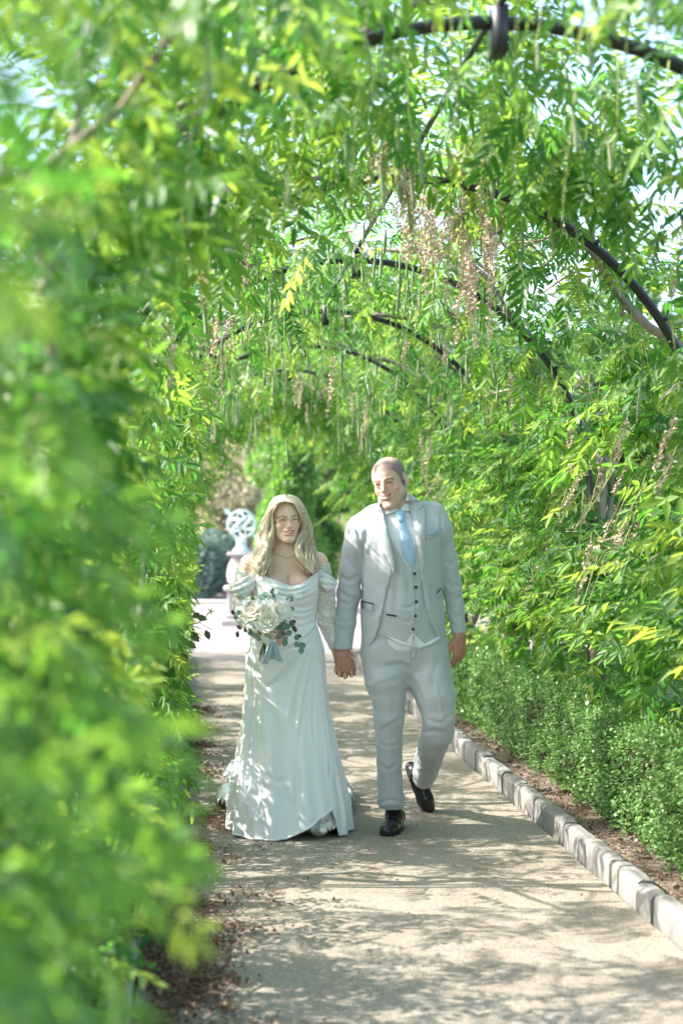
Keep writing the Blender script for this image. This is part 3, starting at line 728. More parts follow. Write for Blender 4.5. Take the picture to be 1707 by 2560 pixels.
# low brick wall across the end of the court
root = empty('brick_wall', at(700, 1400, 53), 'low pinkish brick wall across the far side of the court', 'wall')
wl = at(200, 1300, 53).x; wr = at(1300, 1300, 53).x
mb = MB(); mb.box((wl, 53, -.05), (wr, 53.3, .80)); mb.build('brickwork', M_brick, root, False)
mb = MB(); mb.box((wl - .05, 52.95, .803), (wr + .05, 53.35, .88), .01); mb.build('coping', M_stone, root, False)
# two shallow stone steps that cross the court
for (Y, z, lb) in ((33.5, .05, 'shallow pale stone step crossing the court behind the pedestal'), (43, .07, 'far pale stone step crossing the court')):
    mb = MB(); mb.box((-14, Y, -.02), (16, Y + .5, z), .01); o = mb.build('court_step', M_stone, None, False); tag(o, lb, 'step')
# stone pedestal and armillary sphere
c = ground(604, 1562)
ped = empty('stone_pedestal', c, 'weathered stone pedestal under the armillary sphere, left of the bride', 'pedestal')
def blk(hw, z0, z1, nm, b=.012):
    mb = MB(); mb.box((c.x - hw, c.y - hw, z0), (c.x + hw, c.y + hw, z1), b); return mb.build(nm, M_stone, ped, False)
blk(.32, -.02, .10, 'base_slab', .02); blk(.25, .104, .17, 'plinth'); blk(.205, .173, .50, 'shaft', .02); blk(.27, .504, .60, 'middle_moulding', .03)
mb = MB(); mb.lathe([(.15, .603), (.21, .66), (.225, .78), (.20, .92), (.15, 1.02), (.17, 1.05)], (c.x, c.y, 0), 20); mb.build('urn_drum', M_stone, ped)
blk(.22, 1.053, 1.11, 'cap_slab', .015)
arm = empty('armillary_sphere', (c.x, c.y, 1.11), 'pale verdigris armillary sphere sundial with arrow, on the stone pedestal', 'sundial')
mb = MB(); mb.lathe([(.13, 1.113), (.135, 1.15), (.085, 1.18), (.07, 1.26), (.085, 1.29), (.05, 1.32)], (c.x, c.y, 0), 18); mb.build('foot', M_verd, arm)
S0 = Vector((c.x, c.y, 1.545)); Rr = .225
def ringm(axis, r, w, nm, tk=.012):
    """a flat metal band bent to a ring"""
    ax = Vector(axis).normalized(); u = ax.orthogonal().normalized(); w2 = ax.cross(u); v = []; f = []; n = 48
    for k in range(n):
        a = 2 * math.pi * k / n; d = u * math.cos(a) + w2 * math.sin(a)
        for (rr, hh) in ((r - tk, -w), (r, -w), (r, w), (r - tk, w)): v.append(S0 + d * rr + ax * hh)
    for k in range(n):
        for j in range(4): f.append((k*4+j, k*4+(j+1)%4, ((k+1)%n)*4+(j+1)%4, ((k+1)%n)*4+j))
    obj(nm, v, f, M_verd, arm)
ringm((.12, 1, .05), Rr, .014, 'meridian_ring', .032); ringm((-.62, .25, .74), Rr - .030, .016, 'equator_ring'); ringm((.25, .35, .95), Rr - .032, .010, 'horizon_ring'); ringm((.95, .3, .15), Rr - .032, .008, 'hour_ring')
d = Vector((.75, -.1, -.66)).normalized(); mb = MB(); mb.tube([S0 - d * .29, S0 + d * .28], .008, 8); mb.build('rod', M_verd, arm)
mb = MB(); a = S0 - d * .36; sidev = Vector((.66, 0, .75)).normalized(); 
def plate(pts, t, nm):
    n = len(pts); v = [p + Vector((0, -t, 0)) for p in pts] + [p + Vector((0, t, 0)) for p in pts]; f = [tuple(range(n)), tuple(range(2*n-1, n-1, -1))] + [(i, i+n, (i+1)%n+n, (i+1)%n) for i in range(n)]
    obj(nm, v, f, M_verd, arm, False)
plate([S0 - d * .38, S0 - d * .27 + sidev * .05, S0 - d * .28, S0 - d * .27 - sidev * .05], .006, 'arrow_head')
plate([S0 + d * .24 + sidev * .012, S0 + d * .33 + sidev * .045, S0 + d * .36, S0 + d * .33 - sidev * .045, S0 + d * .24 - sidev * .012], .006, 'arrow_flight')
# ------------------------------------------------------------------ modelling with distance fields (bodies and clothes as one smooth skin)
class Field:
    def __init__(s, ax, ay, az):
        s.ax, s.ay, s.az = [np.asarray(a, np.float32) for a in (ax, ay, az)]
        s.V = np.full((len(ax), len(ay), len(az)), .2, np.float32)
    def block(s, lo, hi):
        i = []
        for a, l, h in ((s.ax, lo[0], hi[0]), (s.ay, lo[1], hi[1]), (s.az, lo[2], hi[2])):
            i.append(slice(max(0, int(np.searchsorted(a, l))), min(len(a), int(np.searchsorted(a, h)) + 1)))
        return tuple(i)
    def comb(s, sl, d, k, op):
        V = s.V[sl]
        if op == 'u':
            if k > 0:
                h = np.clip(.5 + .5 * (V - d) / k, 0, 1); r = V * (1 - h) + d * h - k * h * (1 - h)
            else: r = np.minimum(V, d)
        elif op == 's':
            d = -d
            if k > 0:
                h = np.clip(.5 - .5 * (V - d) / k, 0, 1); r = V * (1 - h) + d * h + k * h * (1 - h)
            else: r = np.maximum(V, d)
        else:
            r = np.maximum(V, d)
        s.V[sl] = r
    def pts(s, sl):
        return s.ax[sl[0]][:, None, None], s.ay[sl[1]][None, :, None], s.az[sl[2]][None, None, :]
    def ell(s, c, r, k=.01, op='u', rot=None):
        c = Vector(c); m = max(r) + k * 1.5 + .012
        sl = s.block(c - Vector((m, m, m)), c + Vector((m, m, m))); X, Y, Z = s.pts(sl)
        if 0 in [q.stop - q.start for q in sl]: return
        x, y, z = X - c.x, Y - c.y, Z - c.z
        if rot is not None:
            r_ = rot.transposed() if hasattr(rot, 'transposed') else rot
            x, y, z = (r_[0][0]*x + r_[0][1]*y + r_[0][2]*z, r_[1][0]*x + r_[1][1]*y + r_[1][2]*z, r_[2][0]*x + r_[2][1]*y + r_[2][2]*z)
        k0 = np.sqrt((x/r[0])**2 + (y/r[1])**2 + (z/r[2])**2); k1 = np.sqrt((x/r[0]**2)**2 + (y/r[1]**2)**2 + (z/r[2]**2)**2) + 1e-6
        s.comb(sl, (k0 * (k0 - 1) / k1).astype(np.float32), k, op)
    def cone(s, a, b, ra, rb, k=.01, op='u', sq=(1, 1, 1)):
        """tapered capsule; sq scales space (1.3 in y makes it flatter front to back)"""
        a = Vector(a); b = Vector(b); m = max(ra, rb) / min(sq) + k * 1.5 + .012
        lo = Vector((min(a[i], b[i]) - m for i in range(3))); hi = Vector((max(a[i], b[i]) + m for i in range(3)))
        sl = s.block(lo, hi)
        if 0 in [max(0, q.stop - q.start) for q in sl]: return
        X, Y, Z = s.pts(sl); x, y, z = (X - a.x) * sq[0], (Y - a.y) * sq[1], (Z - a.z) * sq[2]
        d = Vector(((b.x-a.x)*sq[0], (b.y-a.y)*sq[1], (b.z-a.z)*sq[2])); L = max(d.length_squared, 1e-9)
        t = np.clip((x*d.x + y*d.y + z*d.z) / L, 0, 1)
        D = np.sqrt((x-t*d.x)**2 + (y-t*d.y)**2 + (z-t*d.z)**2) - (ra + (rb - ra) * t)
        s.comb(sl, (D / max(sq)).astype(np.float32), k, op)
    def chain(s, P, rr, k=.01, sq=(1, 1, 1), op='u'):
        for i in range(len(P) - 1): s.cone(P[i], P[i+1], rr[i], rr[i+1], k, op, sq)
    def plane(s, p, n, k=.0, op='s'):
        """cut away (or keep) the side the normal points to"""
        X, Y, Z = s.pts((slice(None),) * 3); n = Vector(n).normalized(); D = -((X-p[0])*n.x + (Y-p[1])*n.y + (Z-p[2])*n.z)
        s.comb((slice(None),) * 3, D.astype(np.float32), k, op)
    def prism(s, poly, ylo, yhi, k=.0, op='s', persp=None):
        """cut a solid whose front outline is a polygon given in photograph pixels, from depth ylo to yhi"""
        P = np.array(poly, float); yc = (ylo + yhi) / 2 if persp is None else persp
        w = atn(P[:, 0], P[:, 1], np.full(len(P), yc)); px, pz = w[:, 0], w[:, 2]
        sl = s.block((px.min() - .02, ylo - .02, pz.min() - .02), (px.max() + .02, yhi + .02, pz.max() + .02)); X = s.ax[sl[0]][:, None]; Z = s.az[sl[2]][None, :]
        D = poly_sdf(px, pz, X, Z); Y = s.ay[sl[1]]
        dy = np.maximum(ylo - Y, Y - yhi)
        d3 = np.maximum(D[:, None, :], dy[None, :, None])
        s.comb(sl, d3.astype(np.float32), k, op)
    def copy(s):
        c = Field.__new__(Field); c.ax, c.ay, c.az = s.ax, s.ay, s.az; c.V = s.V.copy(); return c
    def surf(s):
        V = s.V; S = V < 0
        c = np.zeros(tuple(n - 1 for n in V.shape), np.int8)
        for i in (0, 1):
            for j in (0, 1):
                for k in (0, 1): c += S[i:V.shape[0]-1+i, j:V.shape[1]-1+j, k:V.shape[2]-1+k]
        I, J, K = np.nonzero((c > 0) & (c < 8)); n = len(I)
        idx = np.full(c.shape, -1, np.int64); idx[I, J, K] = np.arange(n)
        acc = np.zeros((n, 3)); cntv = np.zeros(n)
        for a0 in ((0,0,0),(0,0,1),(0,1,0),(0,1,1),(1,0,0),(1,0,1),(1,1,0),(1,1,1)):
            for ax_ in range(3):
                if a0[ax_]: continue
                a1 = list(a0); a1[ax_] = 1
                v0 = V[I+a0[0], J+a0[1], K+a0[2]]; v1 = V[I+a1[0], J+a1[1], K+a1[2]]
                m = (v0 < 0) != (v1 < 0); t = np.where(m, v0 / np.where(m, v0 - v1, 1), 0)
                p = np.tile(np.array(a0, float), (n, 1)); p[:, ax_] += t
                acc[m] += p[m]; cntv[m] += 1
        acc /= cntv[:, None]
        def lerp(a, i, fr): return a[i] + (a[i+1] - a[i]) * fr
        P = np.stack([lerp(s.ax, I, acc[:, 0]), lerp(s.ay, J, acc[:, 1]), lerp(s.az, K, acc[:, 2])], 1)
        F_ = []
        # x edges
        m = S[:-1, 1:-1, 1:-1] != S[1:, 1:-1, 1:-1]; i, j, k = np.nonzero(m); j += 1; k += 1
        q = np.stack([idx[i, j-1, k-1], idx[i, j, k-1], idx[i, j, k], idx[i, j-1, k]], 1); fl = S[i, j, k]; q[~fl] = q[~fl][:, ::-1]; F_.append(q)
        m = S[1:-1, :-1, 1:-1] != S[1:-1, 1:, 1:-1]; i, j, k = np.nonzero(m); i += 1; k += 1
        q = np.stack([idx[i-1, j, k-1], idx[i-1, j, k], idx[i, j, k], idx[i, j, k-1]], 1); fl = S[i, j, k]; q[~fl] = q[~fl][:, ::-1]; F_.append(q)
        m = S[1:-1, 1:-1, :-1] != S[1:-1, 1:-1, 1:]; i, j, k = np.nonzero(m); i += 1; j += 1
        q = np.stack([idx[i-1, j-1, k], idx[i, j-1, k], idx[i, j, k], idx[i-1, j, k]], 1); fl = S[i, j, k]; q[~fl] = q[~fl][:, ::-1]; F_.append(q)
        return P, np.concatenate(F_)
def poly_sdf(px, pz, X, Z):
    d = np.full(np.broadcast(X, Z).shape, 1e9); sgn = np.ones_like(d); n = len(px); j = n - 1
    for i in range(n):
        ex, ez = px[j] - px[i], pz[j] - pz[i]; wx, wz = X - px[i], Z - pz[i]
        t = np.clip((wx*ex + wz*ez) / (ex*ex + ez*ez + 1e-12), 0, 1); d = np.minimum(d, (wx-ex*t)**2 + (wz-ez*t)**2)
        c1 = Z >= pz[i]; c2 = Z < pz[j]; c3 = ex * wz > ez * wx
        flip = (c1 & c2 & c3) | (~c1 & ~c2 & ~c3); sgn = np.where(flip, -sgn, sgn); j = i
    return sgn * np.sqrt(d)
def relax(P, Fq, it=1, lam=.5, fix=None):
    """a little smoothing of a quad skin"""
    n = len(P); 
    for _ in range(it):
        acc = np.zeros((n, 3)); c = np.zeros(n)
        for a, b in ((0,1),(1,2),(2,3),(3,0)):
            np.add.at(acc, Fq[:, a], P[Fq[:, b]]); np.add.at(acc, Fq[:, b], P[Fq[:, a]]); np.add.at(c, Fq[:, a], 1); np.add.at(c, Fq[:, b], 1)
        Q = acc / np.maximum(c, 1)[:, None]; w = lam if fix is None else lam * (1 - fix)[:, None]
        P = P + (Q - P) * w
    return P
def normals(P, Fq):
    fn = np.cross(P[Fq[:, 2]] - P[Fq[:, 0]], P[Fq[:, 3]] - P[Fq[:, 1]]) if Fq.shape[1] == 4 else np.cross(P[Fq[:, 1]] - P[Fq[:, 0]], P[Fq[:, 2]] - P[Fq[:, 0]])
    N = np.zeros_like(P)
    for a in range(Fq.shape[1]): np.add.at(N, Fq[:, a], fn)
    return N / (np.linalg.norm(N, axis=1, keepdims=True) + 1e-12)
def wrinkle(P, Q, lines, back=False):
    """press soft folds into cloth: each is (photograph pixels of a line, width px, depth m, lean -1..1)"""
    N = normals(P, Q); px, py = topx(P); vd = P - np.array(CAM); vd /= np.linalg.norm(vd, axis=1, keepdims=True)
    w = np.clip(-(N * vd).sum(1) * 1.6, 0, 1); D = np.zeros(len(P))
    for pts, wd, amp, lean in lines:
        L = np.array([tuple(q)[:2] for q in spline([Vector((a, b, 0)) for a, b in pts], 5)]); best = np.full(len(P), 1e9); sg = np.zeros(len(P)); tt = np.zeros(len(P))
        m = (px > L[:, 0].min() - wd * 4) & (px < L[:, 0].max() + wd * 4) & (py > L[:, 1].min() - wd * 4) & (py < L[:, 1].max() + wd * 4)
        x, y = px[m], py[m]; b = np.full(len(x), 1e9); g = np.zeros(len(x)); t_ = np.zeros(len(x)); n = len(L) - 1
        for i in range(n):
            e = L[i+1] - L[i]; wx, wy = x - L[i, 0], y - L[i, 1]; t = np.clip((wx*e[0] + wy*e[1]) / (e @ e + 1e-9), 0, 1)
            d = np.hypot(wx - e[0]*t, wy - e[1]*t); c = np.sign(e[0]*wy - e[1]*wx); k = d < b; b[k] = d[k]; g[k] = c[k]; t_[k] = (i + t[k]) / n
        u = b / wd; fade = np.clip(np.sin(np.pi * np.clip(t_, .02, .98)) * 1.6, 0, 1)
        v = (-np.exp(-u*u) + lean * g * u * np.exp(-u*u * .6) * 1.1 + .35 * np.exp(-(u - 1.6)**2)) * fade * amp
        D[m] += v
    return P + N * (D * w)[:, None]
def axis(segs):
    """[(from, to, step), ...] -> grid lines"""
    out = []
    for a, b, h in segs: out += list(np.arange(a, b - h * .3, h))
    return np.array(out + [segs[-1][1]])
def bvh(P, Fq): return BVHTree.FromPolygons([tuple(p) for p in P], [tuple(q) for q in Fq])

def panel(name, poly, tree, Yref, m, parent, off=.002, th=.004, step=5.0, holes=None, bulge=0.0, cols=None, attr=None, edge=0.0):
    """a piece of cloth cut to an outline (photograph pixels) and laid on a surface: follows it, with its own thickness"""
    P = [Vector(p) for p in poly]; n = len(P)
    B = []
    for i in range(n):                          # resample the outline
        a, b = P[i], P[(i+1) % n]; k = max(1, int((b - a).length / step))
        for j in range(k): B.append(a.lerp(b, j / k))
    xs = [p.x for p in B]; ys = [p.y for p in B]; pts = list(B); ax_, az_ = np.array(xs), np.array(ys)
    gx, gy = np.meshgrid(np.arange(min(xs), max(xs), step), np.arange(min(ys), max(ys), step), indexing='ij')
    D = poly_sdf(ax_, az_, gx, gy)
    for x, y in zip(gx[D < -step * .45], gy[D < -step * .45]): pts.append(Vector((float(x), float(y))))
    nb = len(B); vv, ed, ff, *_ = geometry.delaunay_2d_cdt(pts, [(i, (i+1) % nb) for i in range(nb)], [], 1, 1e-4)
    front = []; back = []; dd = -poly_sdf(ax_, az_, np.array([[q.x for q in vv]]), np.array([[q.y for q in vv]]))[0]
    for q, e in zip(vv, dd):
        d = (_f * FPX + _r * (q.x - 853.5) - _u * (q.y - 1280)).normalized()
        hit = tree.ray_cast(CAM, d)
        if hit[0] is None or abs(hit[0].y - Yref) > .45:
            w = at(q.x, q.y, Yref); nr = tree.find_nearest(w); y = nr[0].y if nr[0] else Yref; p = at(q.x, q.y, y)
        else: p = hit[0]
        o = off + (bulge * (1 - math.exp(-max(0, e) / 6.0)) if bulge else 0) + (edge * (1 - min(1, max(0, e) / 3.0)) * -1 if edge else 0)
        front.append(p - d * (o + th)); back.append(p - d * off * .0 + d * .002)
    nv = len(front); F_ = []
    for f in ff:
        a, b, c = [front[i] for i in f[:3]]; nrm = (b - a).cross(c - a)
        g = list(f) if nrm.dot(CAM - a) > 0 else list(f)[::-1]
        F_.append(tuple(g)); F_.append(tuple(i + nv for i in g[::-1]))
    # rim
    edges = {}
    for f in F_[::2]:
        for i in range(len(f)):
            a, b = f[i], f[(i+1) % len(f)]; edges[(a, b)] = 1
    for (a, b) in list(edges):
        if (b, a) not in edges: F_.append((b, a, a + nv, b + nv))
    return obj(name, front + back, F_, m, parent, True)
# ------------------------------------------------------------------ people: shared anatomy
M_skin = mat('skin', (.5, .3, .22), .48, .4, tone=True, sss=.12, bump=(700, .06, .0006))
M_tooth = mat('teeth', (.80, .76, .68), .25, .5)
M_eye = mat('eye', (.8, .8, .8), .1, .6, tone=True)
def head(Fd, C, Rm, sc, fem):
    L = lambda *p: C + Rm @ (Vector(p) * sc)
    E = lambda p, r, k=.01, op='u', rot=None: Fd.ell(L(*p), tuple(q * sc for q in r), k * sc, op, Rm if rot is None else Rm @ rot)
    K = lambda a, b, ra, rb, k=.008, op='u': Fd.cone(L(*a), L(*b), ra * sc, rb * sc, k * sc, op)
    w = .94 if fem else 1.0
    E((0, .012, .036), (.076 * w, .096, .082), .0); E((0, -.030, .030), (.066 * w, .066, .070), .03)
    E((0, -.030, -.030), (.060 * w, .060, .070), .02)
    jw = .043 if fem else .047; cz = 0 if fem else -.009
    E((0, -.040, -.070), (jw, .046, .036), .025)
    K((-.058 * w, .008, -.045), (-.018, -.070, -.098 + cz), .018, .014, .03); K((.058 * w, .008, -.045), (.018, -.070, -.098 + cz), .018, .014, .03)
    E((0, -.083, -.100 + cz), (.020 if fem else .024, .016, .016), .02)
    for s in (-1, 1):
        E((s * .040 * w, -.062, -.030), (.022, .019, .020) if fem else (.019, .016, .018), .02)          # cheek pushed up by the smile
        E((s * .034, -.096, .001), (.016, .013, .0115), .012, 's')        # eye socket
        E((s * .031, -.0775, .000), (.0128, .0128, .0120), .003)
        n = 6; pts = [L(s * .031 + .0145 * math.cos(a), -.0885 + .0035 * abs(math.cos(a)) * 2.0, .0018 + .0085 * math.sin(a)) for a in np.linspace(.25, math.pi - .25, n)]
        Fd.chain(pts, [.0034 * sc] * n, .003 * sc)                          # upper lid
        if not fem: E((s * .031, -.0800, .0052), (.0140, .0118, .0075), .002)
        pts = [L(s * .031 + .014 * math.cos(a), -.0880 + .0035 * abs(math.cos(a)) * 2.0, -.0045 - .0045 * math.sin(a)) for a in np.linspace(.3, math.pi - .3, n)]
        Fd.chain(pts, [.0036 * sc] * n, .004 * sc)
        K((s * .014, -.094, .0155), (s * .048, -.080, .0185), .0075 if not fem else .005, .004, .012)   # brow
        E((s * .0795 * w, .016, -.006), (.0065, .018, .031), .006, 'u', Matrix.Rotation(s * -.25, 3, 'Z') @ Matrix.Rotation(.18, 3, 'X'))
        E((s * .0885 * w, .008, -.002), (.0040, .009, .016), .003, 's')
    nl = .107 if fem else .114
    K((0, -.091, .012), (0, -nl + .003, -.028), .0075, .0095, .010); E((0, -nl + .004, -.033), (.0115, .0115, .0095), .006)
    for s in (-1, 1):
        E((s * .0125, -nl + .016, -.036), (.0075, .010, .0075), .006); E((s * .0065, -nl + .006, -.0430), (.0032, .004, .0030), .002, 's')
        K((s * .020, -.094, -.038), (s * .034, -.078, -.066), .0035, .003, .010, 's')     # smile line
    # mouth, open in a smile
    E((0, -.084, -.064), (.030, .017, .020), .012)
    xs = np.linspace(-1, 1, 9); hw = .029 if fem else .0265
    cur = lambda x, dz, dy=0: L(x * hw, -.1015 + .015 * x * x + dy, -.063 + dz + .0085 * x * x)
    Fd.chain([cur(x, .0070 * (1 - .75 * x * x), 0) for x in xs], [.0036 * sc * (1 - .45 * abs(x)) for x in xs], .004 * sc)
    Fd.chain([cur(x, -.0080 * (1 - .80 * x * x), .002) for x in xs], [.0045 * sc * (1 - .5 * abs(x)) for x in xs], .004 * sc)
    Fd.chain([cur(x, -.0005, -.0015) for x in xs], [(.0074 if fem else .0062) * sc * (1 - .62 * x * x) + .0004 for x in xs], .0015 * sc, op='s')
    E((0, -.0915, -.080), (.018, .006, .004), .010, 's')
def face_parts(C, Rm, sc, parent, fem, look=(0, 0)):
    L = lambda *p: C + Rm @ (Vector(p) * sc)
    v = []; f = []; n = 14
    for j, z in enumerate((.0045, .0015, -.0028)):
        for x in np.linspace(-1, 1, n): v.append(L(x * .0215, -.0985 + .012 * x * x, -.0620 + z + .0080 * x * x))
    for j in range(2):
        for i in range(n - 1): f.append((j*n+i, j*n+i+1, (j+1)*n+i+1, (j+1)*n+i))
    obj('teeth', v, f, M_tooth, parent)
    if not fem:
        for s in (-1, 1):
            c = L(s * .031, -.0782, .0); r = .0124 * sc; v = []; f = []; col = []; nu, nv_ = 16, 10
            g = (Rm @ Vector((look[0], -1, look[1]))).normalized()
            for a in np.linspace(0, math.pi, nv_):
                for b in range(nu):
                    q = Vector((math.sin(a) * math.cos(b * 2 * math.pi / nu), math.sin(a) * math.sin(b * 2 * math.pi / nu), math.cos(a))); v.append(c + q * r); dd = q.dot(g)
                    col.append((.03, .03, .03) if dd > .93 else ((.16, .20, .22) if dd > .80 else (.62, .58, .55)))
            for i in range(nv_ - 1):
                for b in range(nu): f.append((i*nu+b, (i+1)*nu+b, (i+1)*nu+(b+1)%nu, i*nu+(b+1)%nu))
            obj('eye', v, f, M_eye, parent, True, None, np.array(col))
def head_local(P, C, Rm, sc):
    return ((P - np.array(C)) @ np.array(Rm)) / sc
def sstep(a, b, x): t = np.clip((x - a) / (b - a), 0, 1); return t * t * (3 - 2 * t)
def paint(col, w, c): return col * (1 - w[:, None]) + np.array(c) * w[:, None]
def face_tone(col, q, fem, skin, lip, brow, hair=None):
    x, y, z = q[:, 0], q[:, 1], q[:, 2]; front = y < -.02; ax = np.abs(x)
    blush = np.exp(-((ax - .042)**2 / .016**2 + (z + .028)**2 / .016**2)) * front; col = paint(col, blush * .35, (skin[0] * 1.05, skin[1] * .68, skin[2] * .62))
    nose = np.exp(-(x**2 / .012**2 + (z + .033)**2 / .012**2)) * (y < -.09); col = paint(col, nose * .3, (skin[0], skin[1] * .68, skin[2] * .62))
    zc = -.063 + .0085 * (x / .0265)**2; hgt = .0125 * np.clip(1 - (ax / .030)**2, 0, 1) ** .6
    lipw = (1 - sstep(.75, 1.05, np.abs(z - zc) / np.maximum(hgt, 1e-5))) * (ax < .030) * (y < -.078); col = paint(col, lipw * .85, lip)
    inner = (np.abs(z - zc) < .0035 * np.clip(1.1 - (ax / .026)**2, 0, 1)) * (ax < .026) * (y < -.078); col = paint(col, inner * 1.0, (.10, .025, .02))
    bz = .0165 + (.004 if fem else .0022) * (1 - ((ax - .034) / .020)**2); bw = np.exp(-((z - bz) / (.0042 if not fem else .0036))**2) * (np.abs(ax - .031) < .021) * (y < -.05); col = paint(col, np.clip(bw * 1.2, 0, 1) * .85, brow)
    so = np.exp(-((ax - .031)**2 / .017**2 + (z - .002)**2 / .011**2)) * (y < -.05); col = paint(col, so * .12, (skin[0] * .62, skin[1] * .50, skin[2] * .50))
    if True:
        lz = -.0015 + .0040 * (1 - ((ax - .031) / .014)**2); lw = np.exp(-((z - lz) / (.0034 if fem else .0028))**2) * (np.abs(ax - .031) < .0155) * (y < -.05); col = paint(col, lw * (.95 if fem else .8), (.05, .03, .03))
    if hair is not None:
        zl = .052 - 1.4 * np.maximum(0, y + .075) + .0 * x; hw = sstep(-.008, .018, z - zl) * (z > -.045); hw = np.maximum(hw, sstep(.02, .05, y) * sstep(-.06, -.045, z))
        ear = (ax > .073) & (z < .034) & (z > -.04) & (y > -.01); hw = hw * (1 - .45 * sstep(.085, .11, z)); col = paint(col, hw * .80 * (~ear), hair)  # stubble colour weakened on the crown: light from above put into the tone
        ib = np.exp(-(((ax - .031) / .0062)**2 + ((z + .0015) / .0045)**2)) * (y < -.05); col = paint(col, np.clip(ib * 1.3, 0, 1) * .8, (.07, .055, .05))
        st = sstep(-.045, -.075, z) * (y < .0) * (1 - lipw); col = paint(col, st * .22, (.20, .14, .12))
    return col
def hand(Fd, Wp, d, s, n, curls, thumb, sc=1.0, spread=.10, only=None):
    """wrist point, finger direction, thumb-side direction, back-of-hand direction; curls = three bend angles for each finger"""
    d = Vector(d).normalized(); s = Vector(s); s = (s - d * s.dot(d)).normalized(); n = Vector(n); n = (n - d * n.dot(d) - s * n.dot(s)).normalized()
    tips = []
    L4 = [(.070, .034), (.078, .012), (.074, -.010), (.060, -.031)]; kn = [.094, .098, .093, .084]
    for i in range(4):
        base = Wp + s * (L4[i][1] * .62) * sc; k0 = Wp + d * kn[i] * sc + s * L4[i][1] * sc
        Fd.cone(base, k0, .0175 * sc, .0125 * sc, .010 * sc)
    Fd.cone(Wp + d * .03 * sc - n * .008 * sc, Wp + d * .07 * sc - n * .006 * sc, .026 * sc, .022 * sc, .014 * sc)
    for i in range(4):
        p = Wp + d * kn[i] * sc + s * L4[i][1] * sc; Lf = L4[i][0] * sc; ang = 0; fd0 = (d + s * spread * (1.2 - i * .8)).normalized(); r = (.0098, .0088, .0080, .0068)
        for j, (fr, c) in enumerate(zip((.44, .31, .25), curls[i])):
            ang += c; dir_ = fd0 * math.cos(ang) - n * math.sin(ang); q = p + dir_ * Lf * fr
            Fd.cone(p, q, r[j] * sc, r[j+1] * sc, .0022 * sc if j else .005 * sc); p = q
        tips.append(p)
    b = Wp + d * .018 * sc + s * .022 * sc - n * .006 * sc; p = b
    for j, (Lt, r0, r1) in enumerate(((.044, .017, .0125), (.034, .0120, .0105), (.028, .0105, .0080))):
        a, c = thumb[j]; dir_ = (d * math.cos(a) + s * math.sin(a)) * math.cos(c) - n * math.sin(c); q = p + dir_ * Lt * sc; Fd.cone(p, q, r0 * sc, r1 * sc, .004 * sc); p = q
    tips.append(p); return tips
def nail(p, d, n, m, parent, sc=1.0):
    """a fingernail: small curved plate on the back of a fingertip"""
    d = Vector(d).normalized(); n = Vector(n).normalized(); s = d.cross(n); v = []; f = []
    for i in range(5):
        for j in range(5):
            u = (i / 4 - .5) * 2; w = (j / 4 - .5) * 2; v.append(p + d * (u * .0062 * sc) + s * (w * .0048 * sc * (1 - .12 * u * u)) + n * (.0072 * sc - .0022 * sc * w * w - .0012 * sc * u * u))
    for i in range(4):
        for j in range(4): f.append((i*5+j, i*5+j+1, (i+1)*5+j+1, (i+1)*5+j))
    obj('fingernail', v, f, m, parent)

# ================================================================== the groom
YG = 8.45
def gp(px, py, dy=0.0): return at(px, py, YG + dy)
groom = empty('person', ground(985, 2075), 'man in a light grey three-piece suit and pale blue tie, head bent towards the bride', 'person')
X0, X1 = at(815, 1500, YG).x, at(1185, 1500, YG).x
SK = (.72, .45, .37)
Fb = Field(np.arange(X0, X1, .004), axis([(8.10, 8.30, .014), (8.30, 8.60, .0042), (8.60, 9.16, .016)]), axis([(0, .74, .014), (.74, 1.00, .0038), (1.0, 1.52, .014), (1.52, 1.89, .0036)]))
GH = gp(974, 1204); GR = Matrix.Rotation(R(-11), 3, 'Y') @ Matrix.Rotation(R(-27), 3, 'Z') @ Matrix.Rotation(R(3), 3, 'X')
head(Fb, GH, GR, 1.035, False)
Fb.cone(GH + GR @ Vector((0, .028, -.06)), gp(992, 1285, .03), .060, .066, .03); 
Fb.cone(gp(992, 1285, .03), gp(1005, 1400, .02), .10, .14, .04, sq=(1, 1.3, 1)); Fb.cone(gp(1005, 1400, .02), gp(1010, 1600, .02), .14, .14, .03, sq=(1, 1.3, 1))
Fb.chain([gp(900, 1320, .02), gp(872, 1470, .03), gp(858, 1600, 0), gp(857, 1630, -.005)], [.04, .034, .026, .028], .02)
Fb.chain([gp(1085, 1290, .02), gp(1120, 1440, .04), gp(1144, 1560, 0), gp(1147, 1590, -.005)], [.04, .032, .024, .026], .02)
Fb.chain([gp(960, 1630, 0), gp(970, 1810, -.02), gp(983, 2040, .06)], [.08, .055, .036], .03); Fb.chain([gp(1070, 1630, .02), gp(1096, 1800, -.06), gp(1052, 1940, .52)], [.08, .055, .036], .03)
Fb.chain([gp(983, 2040, .05), gp(975, 2068, -.08)], [.034, .03], .01); Fb.chain([gp(1052, 1945, .54), gp(1064, 1995, .52)], [.034, .03], .01)
# his left hand, hanging relaxed
cl = lambda a, b, c: (a, b, c)
hand(Fb, gp(1148, 1588, -.01), (0.02, -.08, -1), (-.78, -.62, 0), (.62, -.78, 0), [cl(.30, .45, .3), cl(.42, .55, .35), cl(.52, .65, .4), cl(.60, .70, .45)], [(.75, .15), (.25, .15), (.05, .25)], 1.02)
